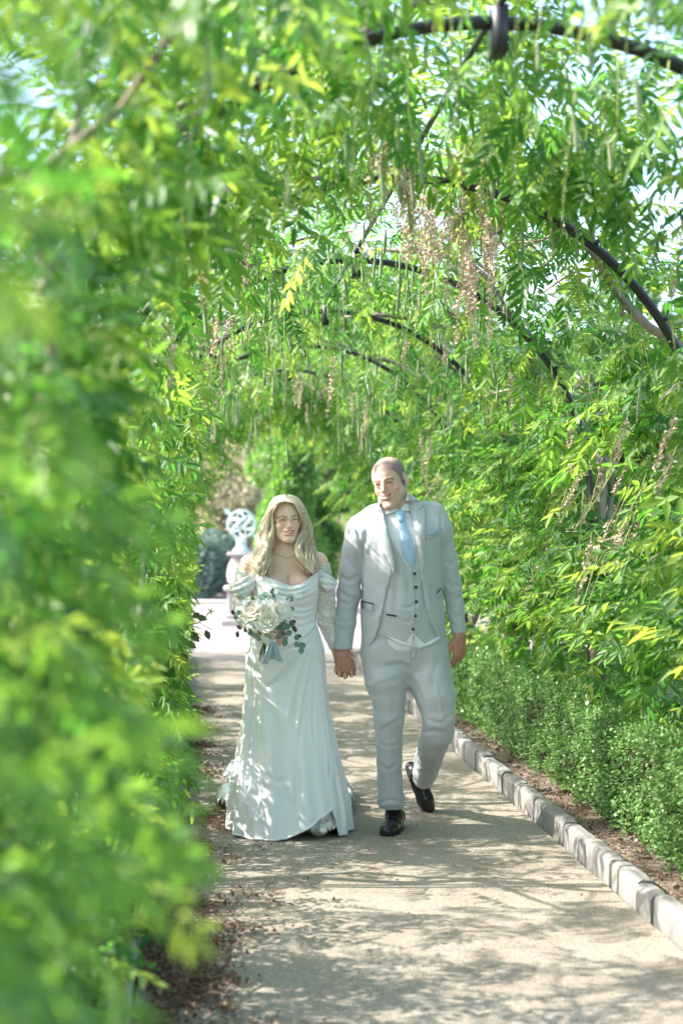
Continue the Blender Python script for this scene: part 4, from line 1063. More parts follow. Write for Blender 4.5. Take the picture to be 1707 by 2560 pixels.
# his right hand, back towards the camera, fingers closed round hers
GW = gp(856, 1630, -.012)
tips = hand(Fb, GW, (.07, -.10, -1), (1, .05, 0), (-.03, -1, 0.1), [cl(.75, 1.1, .8), cl(.70, 1.2, .8), cl(.75, 1.2, .8), cl(.8, 1.1, .7)], [(.55, .10), (.25, .1), (.05, .2)], 1.0, .03)
import time as _t; _t0=_t.time()
P, Q = Fb.surf(); P = relax(P, Q, 1, .4)
col = np.tile(np.array(SK), (len(P), 1)); q = head_local(P, GH, GR, 1.035); isH = (P[:, 2] > 1.5)
hc = face_tone(col.copy(), q, False, SK, (.50, .16, .14), (.10, .06, .04), (.13, .11, .10)); col = np.where(isH[:, None], hc, col)
low = (P[:, 2] < 1.1); col[low] = (.48, .235, .175); col[P[:, 2] < .5] = (.02, .02, .025)
kn_ = np.array([mnoise.noise(Vector(p) * 60) for p in P]); col *= (1 + .10 * kn_)[:, None]
body = obj('body', P, Q, M_skin, groom, True, None, np.clip(col, 0, 1)); face_parts(GH, GR, 1.035, groom, False, (-.18, -.28))

# ---- cloth
def cloth_mat(name, c, c2, rough=.85, sheen=.3, weave=900):
    m = mat(name, c, rough, .25, sheen=sheen); n = m.node_tree.nodes; l = m.node_tree.links; b = n['Principled BSDF']; g = n['Geometry']
    sc = n.new('ShaderNodeMapping'); sc.inputs['Scale'].default_value = (1, 1, .25); l.new(g.outputs['Position'], sc.inputs[0])
    t = n.new('ShaderNodeTexNoise'); t.inputs['Scale'].default_value = 420; t.inputs['Detail'].default_value = 2; l.new(sc.outputs[0], t.inputs['Vector'])
    t3 = n.new('ShaderNodeTexNoise'); t3.inputs['Scale'].default_value = 6; t3.inputs['Detail'].default_value = 4; l.new(g.outputs['Position'], t3.inputs['Vector'])
    ad = n.new('ShaderNodeMath'); ad.operation = 'MULTIPLY'; l.new(t.outputs[0], ad.inputs[0]); ad.inputs[1].default_value = 1.0
    mx = n.new('ShaderNodeMix'); mx.data_type = 'RGBA'; mx.inputs[6].default_value = (*c, 1); mx.inputs[7].default_value = (*c2, 1); l.new(ad.outputs[0], mx.inputs[0]); l.new(mx.outputs[2], b.inputs['Base Color'])
    bn = n.new('ShaderNodeBump'); bn.inputs['Strength'].default_value = .35; bn.inputs['Distance'].default_value = .001; l.new(t.outputs[0], bn.inputs['Height'])
    bn2 = n.new('ShaderNodeBump'); bn2.inputs['Strength'].default_value = .25; bn2.inputs['Distance'].default_value = .012; l.new(t3.outputs[0], bn2.inputs['Height']); l.new(bn.outputs[0], bn2.inputs['Normal']); l.new(bn2.outputs[0], b.inputs['Normal'])
    return m
M_suit = cloth_mat('suit_wool', (.535, .545, .575), (.42, .43, .46))
M_shirt = mat('shirt_cotton', (.78, .75, .80), .7, .3, bump=(14, .3, .006))
M_tie = mat('tie_silk', (.30, .47, .66), .38, .5, var=(60, (.40, .56, .72), .8), bump=(90, .25, .001), sheen=.3)
M_square = mat('pocket_square_silk', (.42, .55, .68), .5, .4, var=(120, (.25, .36, .48), .9))
M_shoe = mat('black_leather', (.014, .013, .015), .28, .5, bump=(35, .25, .003)); M_sole = mat('shoe_sole', (.02, .018, .018), .6, .3)
M_button = mat('dark_button', (.03, .025, .04), .3, .5); M_pipe = mat('dark_piping', (.035, .03, .05), .7, .2)
torso = [(995, 1322, .135), (1001, 1352, .178), (1004, 1400, .186), (1004, 1450, .187), (1006, 1530, .199), (1009, 1600, .214)]
def torso_field(shrink, step=.0055, zlo=.84, zhi=1.64, shoulders=True):
    Fd = Field(np.arange(X0, X1, step), np.arange(8.17, 8.72, step), np.arange(zlo, zhi, step))
    T = [gp(a, b, .0) for a, b, r in torso]; Fd.chain(T, [r - shrink for a, b, r in torso], .03, (1, 1.5, 1))
    s = shrink * .8
    Fd.cone(gp(975, 1352, -.035), gp(990, 1440, -.03), .085 - s, .07 - s, .05); Fd.cone(gp(1045, 1345, -.035), gp(1035, 1440, -.03), .085 - s, .07 - s, .05)
    if shoulders:
        Fd.chain([gp(985, 1276, .03), gp(935, 1291, .02), gp(897, 1311, .01)], [.056 - s, .050 - s, .048 - s], .035)
        Fd.chain([gp(1000, 1268, .03), gp(1045, 1268, .02), gp(1082, 1280, .01)], [.056 - s, .052 - s, .054 - s], .035)
        Fd.cone(gp(905, 1345, .01), gp(1090, 1325, .01), .085 - s, .085 - s, .05)
    return Fd
def crease(Fd, pts, r, k, op='s'):
    Fd.chain(pts, [r * (1 if 0 < i < len(pts) - 1 else .4) for i in range(len(pts))], k, (1, 1, 1), op)
# trousers
Ft = Field(np.arange(X0, X1, .0058), axis([(8.12, 8.66, .0058), (8.66, 9.12, .0085)]), np.arange(.10, 1.06, .0058))
Ft.chain([gp(1008, 1575, .01), gp(1010, 1620, .01)], [.205, .205], .02, (1, 1.55, 1)); Ft.cone(gp(955, 1630, 0), gp(964, 1702, -.02), .105, .104, .03); Ft.cone(gp(1068, 1630, 0), gp(1076, 1700, -.02), .112, .108, .03)
lleg = [(964, 1702, .103, -.03), (972, 1745, .083, -.035), (972, 1793, .076, -.035), (972, 1853, .066, -.02), (973, 1900, .063, .0), (974, 1945, .061, .02), (977, 2000, .066, .03), (983, 2034, .052, .035)]
Ft.chain([gp(a, b, d) for a, b, r, d in lleg], [r for a, b, r, d in lleg], .012, (1, .92, 1))
rleg = [(1076, 1700, .108, -.03), (1089, 1745, .098, -.06), (1096, 1797, .080, -.08), (1094, 1830, .078, -.05), (1082, 1860, .074, .05), (1070, 1900, .070, .22), (1063, 1930, .064, .38), (1059, 1946, .057, .46)]
Ft.chain([gp(a, b, d) for a, b, r, d in rleg], [r for a, b, r, d in rleg], .014, (1, .95, 1))
Ft.plane(gp(983, 2040, 0), (0.02, 0, -1), .004)
P, Q = Ft.surf(); P = relax(P, Q, 3, .5)
P = wrinkle(P, Q, [([(1028, 1672), (1000, 1660), (955, 1664)], 7, 0.0068, .5), ([(1018, 1690), (985, 1700), (935, 1712)], 7, 0.0041, .4), ([(1020, 1685), (1040, 1715), (1062, 1770)], 7, 0.0068, -.5), ([(1012, 1700), (1008, 1730), (1016, 1760)], 6, 0.0054, 0),
  ([(1012, 1790), (985, 1806), (945, 1830)], 6, 0.0054, .5), ([(942, 1850), (968, 1868), (1004, 1858)], 5, 0.0034, .4), ([(944, 1905), (968, 1926), (1004, 1902)], 5, 0.0048, .6), 
  ([(943, 2012), (975, 2002), (1010, 2008)], 5, 0.0068, .7), ([(1132, 1780), (1100, 1806), (1062, 1796)], 6, 0.0054, .5), ([(1118, 1836), (1085, 1828), (1050, 1836)], 6, 0.0054, -.5), 
  ([(1035, 1925), (1060, 1932), (1092, 1905)], 5, 0.0048, .5), ([(1100, 1640), (1085, 1680), (1075, 1730)], 8, 0.0027, .4), ([(925, 1650), (945, 1680), (950, 1730)], 8, 0.0034, .4),
  ([(966, 1690), (972, 1760), (974, 1850), (975, 1930), (975, 2005)], 2.6, -.0035, 0), ([(1085, 1690), (1100, 1760), (1108, 1820)], 2.6, -.0035, 0), ([(1029, 1622), (1029, 1650), (1022, 1680)], 2.5, .004, 0)])
trou = obj('trousers', P, Q, M_suit, groom); btrou = bvh(P, Q)
for k, L_ in enumerate((lleg, rleg)): pass
# shirt, waistcoat, jacket
Fs = torso_field(.026); Fs.cone(gp(988, 1300, .025), gp(986, 1256, .03), .082, .066, .02)
P, Q = Fs.surf(); shirt = obj('shirt', P, Q, M_shirt, groom); bshirt = bvh(P, Q)
Fw = torso_field(.014, shoulders=True)
V_cut = [(958, 1230), (962, 1272), (968, 1292), (982, 1344), (1003, 1382), (1015, 1406), (1028, 1424), (1038, 1405), (1044, 1380), (1050, 1330), (1046, 1280), (1030, 1225)]
Fw.prism(V_cut, 8.0, 8.46, .0)
hemw = [(880, 1720), (880, 1580), (950, 1587), (980, 1601), (1014, 1608), (1022, 1600), (1033, 1583), (1046, 1600), (1062, 1612), (1080, 1600), (1096, 1586), (1150, 1580), (1150, 1720)]
Fw.prism(hemw, 8.0, 8.9, .0)
P, Q = Fw.surf(); P = relax(P, Q, 2, .5); P = wrinkle(P, Q, [([(985, 1400), (990, 1470), (985, 1540)], 9, .004, .5), ([(1060, 1440), (1062, 1500), (1052, 1570)], 9, .004, .5), ([(1000, 1515), (1020, 1520), (1050, 1505)], 5, .004, .5), ([(995, 1545), (1015, 1556), (1034, 1545)], 5, .003, .5), ([(1008, 1420), (1018, 1450), (1020, 1490)], 6, .003, .5)]); obj('waistcoat', P, Q, M_suit, groom); bw = bvh(P, Q)
Fj = torso_field(0.0, .0055)
base = Fj.V.copy()
opening = [(962, 1230), (952, 1268), (971, 1343), (986, 1412), (985, 1436), (975, 1469), (964, 1521), (954, 1568), (945, 1598), (933, 1617), (918, 1627), (918, 1760), (1110, 1760), (1108, 1600), (1100, 1594), (1092, 1578), (1079, 1551), (1069, 1508), (1058, 1438), (1053, 1395), (1040, 1308), (1030, 1232)]
Fj.prism(opening, 8.0, 8.47, .0)
Fj.prism([(860, 1760), (860, 1612), (896, 1613), (905, 1622), (921, 1628), (930, 1628), (960, 1620), (1080, 1605), (1103, 1600), (1112, 1598), (1122, 1588), (1160, 1588), (1160, 1760)], 8.0, 8.9, .0)
inner = base + .011; Fj.V = np.maximum(Fj.V, -inner)
lsl = [(897, 1320, .051, .012), (884, 1370, .053, .02), (875, 1425, .052, .03), (871, 1485, .0545, .03), (863, 1555, .051, .015), (857, 1622, .0465, 0)]
rsl = [(1083, 1290, .056, .012), (1102, 1340, .056, .02), (1117, 1400, .052, .03), (1128, 1465, .048, .035), (1139, 1525, .043, .02), (1146, 1580, .037, 0)]
for sl in (lsl, rsl):
    Fj.chain([gp(a, b, d) for a, b, r, d in sl], [r for a, b, r, d in sl], .018)
Fj.prism([(815, 1760), (815, 1624), (885, 1623), (890, 1760)], 8.0, 8.9); Fj.prism([(1124, 1760), (1124, 1586), (1168, 1581), (1172, 1760)], 8.0, 8.9)
P, Q = Fj.surf(); P = relax(P, Q, 3, .5)
P = wrinkle(P, Q, [([(884, 1300), (895, 1340), (908, 1386), (906, 1440)], 4, .006, .5), ([(900, 1386), (914, 1350), (920, 1320)], 7, .007, .5), ([(905, 1440), (903, 1500), (899, 1590)], 4, .010, .3), ([(1103, 1275), (1103, 1330), (1101, 1400), (1103, 1460)], 4, .007, -.4), ([(1104, 1470), (1112, 1530), (1120, 1580)], 4, .008, 0),
  ([(846, 1440), (872, 1452), (902, 1436)], 6, .006, .6), ([(843, 1475), (866, 1492), (896, 1500)], 6, .006, .6), ([(850, 1505), (872, 1512), (893, 1498)], 5, .004, .5), ([(840, 1545), (862, 1558), (886, 1545)], 5, .004, .5), ([(866, 1340), (885, 1372), (900, 1400)], 7, .005, .5), ([(858, 1385), (874, 1412), (892, 1425)], 6, .004, .5),
  ([(1112, 1400), (1128, 1412), (1144, 1398)], 6, .005, .5), ([(1114, 1450), (1132, 1470), (1152, 1462)], 6, .006, .5), ([(1122, 1490), (1138, 1500), (1156, 1490)], 5, .004, .5), ([(1126, 1530), (1142, 1545), (1158, 1535)], 5, .004, .5), ([(1105, 1300), (1118, 1330), (1120, 1370)], 6, .004, .5),
  ([(915, 1420), (935, 1455), (955, 1480)], 9, .004, .5), ([(925, 1550), (940, 1530), (965, 1500)], 8, .004, .5), ([(1085, 1430), (1082, 1480), (1092, 1540)], 8, .004, .5), ([(946, 1340), (945, 1380), (952, 1420)], 8, .003, .5),
  ([(835, 1606), (857, 1611), (882, 1608)], 1.6, .002, 0), ([(1128, 1566), (1146, 1568), (1163, 1563)], 1.6, .002, 0)])
jack = obj('jacket', P, Q, M_suit, groom); bj = bvh(P, Q)
Fj.V = base; P2, Q2 = Fj.surf(); P2 = relax(P2, Q2, 3, .5); bb = bvh(P2, Q2)
# collar, lapels, pockets
panel('shirt_collar', [(946, 1256), (949, 1276), (961, 1290), (986, 1279), (1000, 1274), (985, 1270), (962, 1262), (953, 1250)], bshirt, YG - .08, M_shirt, groom, .010, .005, 3, bulge=.004)
panel('shirt_collar', [(1000, 1274), (1006, 1277), (1029, 1279), (1031, 1262), (1024, 1236), (1018, 1228), (1015, 1243), (1009, 1261)], bshirt, YG - .08, M_shirt, groom, .010, .005, 3, bulge=.004)
panel('tie', [(987, 1281), (1011, 1278), (1013, 1300), (1018, 1320), (1030, 1350), (1040, 1390), (1037, 1412), (1030, 1422), (1014, 1402), (1006, 1385), (1001, 1340), (1000, 1310), (994, 1303)], bshirt, YG - .12, M_tie, groom, .004, .006, 3, bulge=.006)
panel('tie_knot', [(986, 1279), (1000, 1275), (1013, 1277), (1010, 1298), (1003, 1306), (996, 1304)], bshirt, YG - .12, M_tie, groom, .008, .010, 2.5, bulge=.008)
panel('lapel', [(951, 1256), (960, 1291), (972, 1343), (984, 1390), (987, 1412), (985, 1436), (972, 1405), (953, 1358), (938, 1318), (929, 1287), (941, 1289), (938, 1275), (944, 1262)], bb, YG - .10, M_suit, groom, .005, .004, 3.5, bulge=.003)
panel('lapel', [(1024, 1235), (1036, 1242), (1052, 1256), (1060, 1262), (1052, 1268), (1063, 1272), (1064, 1300), (1063, 1360), (1061, 1410), (1060, 1438), (1055, 1400), (1045, 1345), (1038, 1300), (1030, 1262)], bb, YG - .10, M_suit, groom, .005, .004, 3.5, bulge=.003)
panel('pocket_flap', [(901, 1503), (933, 1511), (932, 1527), (928, 1527), (904, 1520), (900, 1516)], bb, YG - .12, M_suit, groom, .004, .003, 3)
panel('pocket_piping', [(902, 1500), (934, 1509), (934, 1512), (901, 1503)], bb, YG - .12, M_pipe, groom, .005, .004, 2)
panel('pocket_flap', [(1092, 1484), (1103, 1472), (1106, 1486), (1103, 1496), (1094, 1500)], bb, YG - .08, M_suit, groom, .004, .003, 3)
panel('pocket_piping', [(1091, 1481), (1103, 1469), (1103, 1473), (1092, 1484)], bb, YG - .08, M_pipe, groom, .005, .004, 2)
panel('pocket_piping', [(965, 1534), (991, 1538), (991, 1542), (965, 1538)], bw, YG - .12, M_pipe, groom, .002, .003, 2)
panel('pocket_piping', [(1067, 1531), (1076, 1529), (1076, 1532), (1067, 1534)], bw, YG - .10, M_pipe, groom, .002, .003, 2)
panel('breast_pocket', [(1063, 1340), (1097, 1330), (1098, 1338), (1064, 1349)], bb, YG - .10, M_suit, groom, .004, .003, 2.5)
panel('pocket_square', [(1064, 1340), (1082, 1328), (1094, 1318), (1097, 1331), (1080, 1338)], bb, YG - .10, M_square, groom, .005, .006, 2.5, bulge=.003)
panel('shirt_tail', [(970, 1592), (1014, 1606), (1024, 1596), (1033, 1580), (1029, 1617), (1010, 1614), (985, 1604)], btrou, YG - .12, M_shirt, groom, .008, .003, 3)
panel('shirt_tail', [(1033, 1580), (1044, 1596), (1062, 1609), (1085, 1596), (1100, 1588), (1100, 1597), (1075, 1612), (1047, 1621), (1040, 1606)], btrou, YG - .12, M_shirt, groom, .008, .003, 3)
panel('lapel_pin', [(1046, 1273), (1051, 1272), (1053, 1278), (1047, 1279)], bb, YG - .10, M_pipe, groom, .008, .003, 1.5)
panel('waistcoat_front_edge', [(1026, 1424), (1030, 1424), (1036, 1500), (1036, 1583), (1031, 1583), (1031, 1500)], bw, YG - .12, M_suit, groom, .001, .0025, 2.5)
panel('fly_seam', [(1027, 1618), (1041, 1618), (1040, 1640), (1030, 1650), (1027, 1645)], btrou, YG - .12, M_suit, groom, .001, .002, 2.5)
def button(px, py, tree, r=.0075):
    d = (_f * FPX + _r * (px - 853.5) - _u * (py - 1280)).normalized(); h = tree.ray_cast(CAM, d)
    if h[0] is None: return
    n = h[1] if h[1].dot(d) < 0 else -h[1]; mb = MB(); mb.lathe([(r * .6, 0), (r, .0012), (r, .003), (r * .8, .0042), (r * .5, .0036)], (0, 0, 0), 14)
    q = n.to_track_quat('Z', 'Y').to_matrix(); obj('button', [q @ Vector(p) + h[0] + n * .001 for p in mb.v], mb.f, M_button, groom)
for bx, by in ((1036, 1434), (1039, 1468), (1040, 1504), (1038, 1540), (1032, 1573)): button(bx, by, bw, .0078)
button(978, 1461, bj, .0085); button(963, 1518, bj, .0085)
# shoes
def shoe(chain_, heel, name, cutz=None, lace=None, nrm=None):
    pts = [gp(a, b, d) for a, b, d, r in chain_]; lo = [min(p[i] for p in pts) - .08 for i in range(3)]; hi = [max(p[i] for p in pts) + .08 for i in range(3)]
    Fo = Field(np.arange(lo[0], hi[0], .004), np.arange(lo[1], hi[1], .004), np.arange(lo[2], hi[2], .004)); Fo.chain(pts, [r for *_, r in chain_], .02)
    return Fo, lo, hi
ls = [(984, 2036, .055, .043), (986, 2052, .045, .042), (982, 2066, -.02, .043), (974, 2074, -.09, .044), (968, 2078, -.14, .036)]
Fo, lo, hi = shoe(ls, None, 'shoe'); hp = gp(996, 2062, .085); Fo.cone(Vector((hp.x, hp.y, .055)), Vector((hp.x, hp.y, .05)), .036, .036, .02)
V0 = Fo.V.copy(); Z = Fo.az[None, None, :]
Fo.V = np.maximum(V0, .016 - Z); P, Q = Fo.surf(); sh = obj('shoe', P, Q, M_shoe, groom)
Fo.V = np.maximum(np.maximum(V0 - .004, Z - .018), .001 - Z); arch_y = gp(982, 2070, .02).y; Y_ = Fo.ay[None, :, None]
Fo.V = np.maximum(Fo.V, -(np.maximum(np.maximum(np.abs(Y_ - arch_y) - .03, Z - .010), -9))); P, Q = Fo.surf(); obj('sole', P, Q, M_sole, sh)
mb = MB()
for k in range(4):
    yy = gp(980, 2050, -.005 - .022 * k).y; zz = .098 - .011 * k; xx = gp(981 - k * 1.5, 2050, 0).x; mb.tube([(xx - .020, yy, zz - .010), (xx, yy - .006, zz + .002), (xx + .020, yy, zz - .010)], .0022, 5)
mb.build('lace', M_sole, sh)
rs = [(1050, 1938, .50, .043), (1043, 1942, .53, .042), (1050, 1965, .525, .041), (1062, 1998, .515, .043), (1070, 2016, .505, .036)]
Fo, lo, hi = shoe(rs, None, 'shoe'); Fo.cone(gp(1033, 1925, .58), gp(1040, 1945, .57), .034, .034, .02); P, Q = Fo.surf(); sh2 = obj('shoe', P, Q, M_shoe, groom)
Fo.V = np.maximum(Fo.V - .004, 0)  # sole: the slab behind and left of the shoe
Fo2 = Field(Fo.ax, Fo.ay, Fo.az); Fo2.chain([gp(1044, 1948, .565), gp(1052, 1975, .56), gp(1061, 2002, .55), gp(1068, 2020, .53)], [.030, .036, .040, .033], .01); Fo2.cone(gp(1026, 1917, .61), gp(1032, 1938, .60), .030, .030, .006)
P, Q = Fo2.surf(); obj('sole', P, Q, M_sole, sh2)
# ================================================================== the bride
YB = 8.45
def bp(px, py, dy=0.0): return at(px, py, YB + dy)
bride = empty('person', ground(715, 2070), 'woman with long blonde wavy hair and gold glasses in a white off-shoulder wedding dress', 'person')
SKB = (.82, .55, .445)
BX0, BX1 = at(570, 1500, YB).x, at(900, 1500, YB).x
Fb = Field(np.arange(BX0, BX1, .004), axis([(8.10, 8.30, .0050), (8.30, 8.56, .0042), (8.56, 8.95, .016)]), axis([(0, .20, .007), (.20, .74, .016), (.74, 1.05, .0042), (1.05, 1.30, .006), (1.30, 1.70, .0036)]))
BH = bp(713, 1299); BR = Matrix.Rotation(R(-3), 3, 'Y') @ Matrix.Rotation(R(9), 3, 'Z') @ Matrix.Rotation(R(2), 3, 'X'); BS = .975
head(Fb, BH, BR, BS, True)
Fb.cone(BH + BR @ Vector((0, .024, -.06)), bp(712, 1388, .035), .056, .060, .03)
Fb.cone(bp(712, 1392, .03), bp(658, 1402, .03), .045, .044, .05); Fb.cone(bp(712, 1390, .03), bp(770, 1397, .03), .045, .044, .05)
Fb.cone(bp(655, 1406, .03), bp(623, 1410, .02), .045, .046, .03); Fb.cone(bp(772, 1400, .03), bp(795, 1403, .02), .045, .046, .03)
Fb.chain([bp(714, 1425, .03), bp(715, 1480, .015), bp(715, 1550, .01), bp(713, 1620, .02)], [.135, .120, .115, .15], .04, (1, 1.45, 1))
for a in (682, 750): Fb.ell(bp(a, 1466, -.062), (.058, .054, .060), .03)
Fb.ell(bp(717, 1462, -.145), (.010, .030, .05), .02, 's')
Fb.chain([bp(690, 1394, -.035), bp(664, 1402, -.03)], [.0075, .006], .02); Fb.chain([bp(736, 1393, -.035), bp(764, 1399, -.03)], [.0075, .006], .02)
Fb.chain([bp(797, 1410, .02), bp(812, 1515, .04), bp(834, 1612, .02)], [.043, .036, .023], .02)
Fb.chain([bp(621, 1416, .02), bp(606, 1520, .05), bp(650, 1588, -.19)], [.043, .037, .024], .02)
Fb.chain([bp(690, 1620, .04), bp(690, 1850, .04), bp(692, 2050, .24)], [.09, .055, .034], .02); Fb.chain([bp(745, 1620, .0), bp(766, 1850, -.06), bp(781, 2052, -.05)], [.09, .055, .032], .02)
Fb.chain([bp(781, 2052, -.05), bp(792, 2069, -.13)], [.031, .026], .015)
# left hand in his right hand: the palm behind his, the fingers coming through between his
w = bp(835, 1616, .03)
for px, py in ((842, 1656), (852, 1662), (864, 1664), (875, 1660)): Fb.cone(w, bp(px, py, .042), .018, .0115, .010)
ntips = []
for (px, py), (bx, by) in zip(((837, 1669), (847, 1681), (861, 1686), (878, 1681)), ((842, 1656), (852, 1662), (864, 1664), (875, 1660))):
    a = bp(bx, by, .042); b = bp(px + 1, py + 9, .012); c = bp(px + 1, py + 6, -.030); d = bp(px, py - 1, -.050); Fb.chain([a, b, c, d], [.0088, .0078, .0070, .0062], .003); ntips.append((d, (d - c)))
Fb.chain([bp(852, 1628, .03), bp(882, 1634, .02), bp(889, 1646, -.005), bp(888, 1657, -.02)], [.016, .0115, .0095, .0075], .006)
# right hand round the stems
hand(Fb, bp(652, 1586, -.195), (.85, -.25, -.35), (-.1, -.6, .8), (-.25, -.9, -.35), [(.5, 1.1, .7)] * 4, [(.4, .3), (.2, .5), (.1, .5)], .92, .04)
P, Q = Fb.surf(); P = relax(P, Q, 1, .4)
col = np.tile(np.array(SKB), (len(P), 1)); q = head_local(P, BH, BR, BS)
hc = face_tone(col.copy(), q, True, SKB, (.52, .19, .18), (.20, .12, .075)); isH = P[:, 2] > 1.44; col = np.where(isH[:, None], hc, col)
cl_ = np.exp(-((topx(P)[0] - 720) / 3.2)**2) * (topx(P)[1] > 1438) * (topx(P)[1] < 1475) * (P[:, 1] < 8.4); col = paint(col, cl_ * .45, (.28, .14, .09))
body = obj('body', P, Q, M_skin, bride, True, None, np.clip(col, 0, 1)); bbody = bvh(P, Q); face_parts(BH, BR, BS, bride, True)
M_nail = mat('pale_nail', (.78, .62, .56), .25, .5)
for d, dr in ntips: nail(d, dr, Vector((0, -1, .25)), M_nail, bride, .62)

# ---- the dress
M_satin = mat('ivory_satin', (.81, .80, .825), .42, .4, sheen=.25, bump=(5, .15, .01))
def lace_mat(name):
    m = mat(name, (.80, .80, .78), .8, .2); n = m.node_tree.nodes; l = m.node_tree.links; b = n['Principled BSDF']; g = n['Geometry']
    ns = n.new('ShaderNodeTexNoise'); ns.inputs['Scale'].default_value = 28; ns.inputs['Detail'].default_value = 2; l.new(g.outputs['Position'], ns.inputs['Vector'])
    mp = n.new('ShaderNodeMix'); mp.data_type = 'VECTOR'; mp.inputs[0].default_value = .018; l.new(g.outputs['Position'], mp.inputs[4]); l.new(ns.outputs['Color'], mp.inputs[5])
    v = n.new('ShaderNodeTexVoronoi'); v.feature = 'DISTANCE_TO_EDGE'; v.inputs['Scale'].default_value = 135; l.new(mp.outputs[1], v.inputs['Vector'])
    r = n.new('ShaderNodeMapRange'); r.inputs[1].default_value = .09; r.inputs[2].default_value = .20; r.inputs[3].default_value = 1; r.inputs[4].default_value = .0; l.new(v.outputs[0], r.inputs[0])
    v2 = n.new('ShaderNodeTexNoise'); v2.inputs['Scale'].default_value = 22; v2.inputs['Detail'].default_value = 3; l.new(g.outputs['Position'], v2.inputs['Vector'])
    r2 = n.new('ShaderNodeMapRange'); r2.inputs[1].default_value = .53; r2.inputs[2].default_value = .58; r2.inputs[4].default_value = .92; l.new(v2.outputs[0], r2.inputs[0])
    mx = n.new('ShaderNodeMath'); mx.operation = 'MAXIMUM'; l.new(r.outputs[0], mx.inputs[0]); l.new(r2.outputs[0], mx.inputs[1])
    m3 = n.new('ShaderNodeMath'); m3.operation = 'MAXIMUM'; l.new(mx.outputs[0], m3.inputs[0]); m3.inputs[1].default_value = .20
    l.new(m3.outputs[0], b.inputs['Alpha']); return m
M_lace = lace_mat('white_lace')
tab = np.array([(1405, 641, 793, -.085, .09), (1425, 638, 797, -.105, .10), (1450, 636, 798, -.138, .11), (1480, 637, 797, -.142, .11), (1515, 639, 792, -.120, .10), (1550, 641, 789, -.112, .10), (1585, 626, 800, -.122, .13), (1621, 614, 811, -.135, .16),
  (1700, 614, 815, -.145, .18), (1793, 608, 826, -.165, .24), (1875, 596, 842, -.195, .32), (1950, 586, 858, -.225, .45), (2010, 579, 870, -.25, .60), (2079, 574, 876, -.27, .78)], float)
NT, NR = 260, 210
zt = np.array([at(715, float(p), YB).z for p in tab[:, 0]])
def tb(z, c): return np.interp(z, zt[::-1], tab[::-1, c])
th = np.linspace(0, 2 * np.pi, NT, endpoint=False)
cxp = lambda z: (tb(z, 1) + tb(z, 2)) / 2
# where each column stands, to shape neckline and hem
colx = 716 + 80 * np.cos(th); hemx = 725 + 151 * np.cos(th); front = np.sin(th) < 0
neck = np.interp(colx, [630, 640, 668, 700, 716, 724, 745, 775, 797, 805], [1422, 1427, 1440, 1454, 1461, 1462, 1456, 1438, 1423, 1420]); neck = np.where(front, neck, 1436)
top = np.array([at(715, float(p), YB).z for p in neck])
hz = np.interp(hemx, [560, 590, 625, 690, 715, 758, 785, 805, 822, 829, 838, 900], [.015, .01, .006, .004, .012, .060, .095, .120, .135, .08, .008, .004]); hz = np.where(front, hz, .004)
t = np.linspace(0, 1, NR)[:, None]; Z = top[None] * (1 - t) + hz[None] * t
L_, R_, Fd_, Bd_ = tb(Z, 1), tb(Z, 2), tb(Z, 3), tb(Z, 4)
mpp = YB / FPX; xc = atn((L_ + R_) / 2, np.full_like(L_, 1500.), np.full_like(L_, YB))[..., 0]; hw = (R_ - L_) / 2 * mpp
c_, s_ = np.cos(th)[None], np.sin(th)[None]; pw = .88
X = xc + hw * np.sign(c_) * np.abs(c_) ** pw; dep = np.where(s_ < 0, -Fd_, Bd_); Y = YB + dep * np.sign(s_) * np.abs(s_) ** pw
low = np.clip((.95 - Z) / .95, 0, 1)
fold = (.30 * np.sin(th * 9 + .5) + .30 * np.sin(th * 14 + 2.1) + .25 * np.sin(th * 23 + 1.0) + .2 * np.sin(th * 5))[None] * low ** 1.3 * np.where(s_ < -.2, .016, .034)
rn = np.stack([c_ + 0 * Z, s_ * 1.2 + 0 * Z], 0); rn /= np.linalg.norm(rn, axis=0); X = X + rn[0] * fold; Y = Y + rn[1] * fold
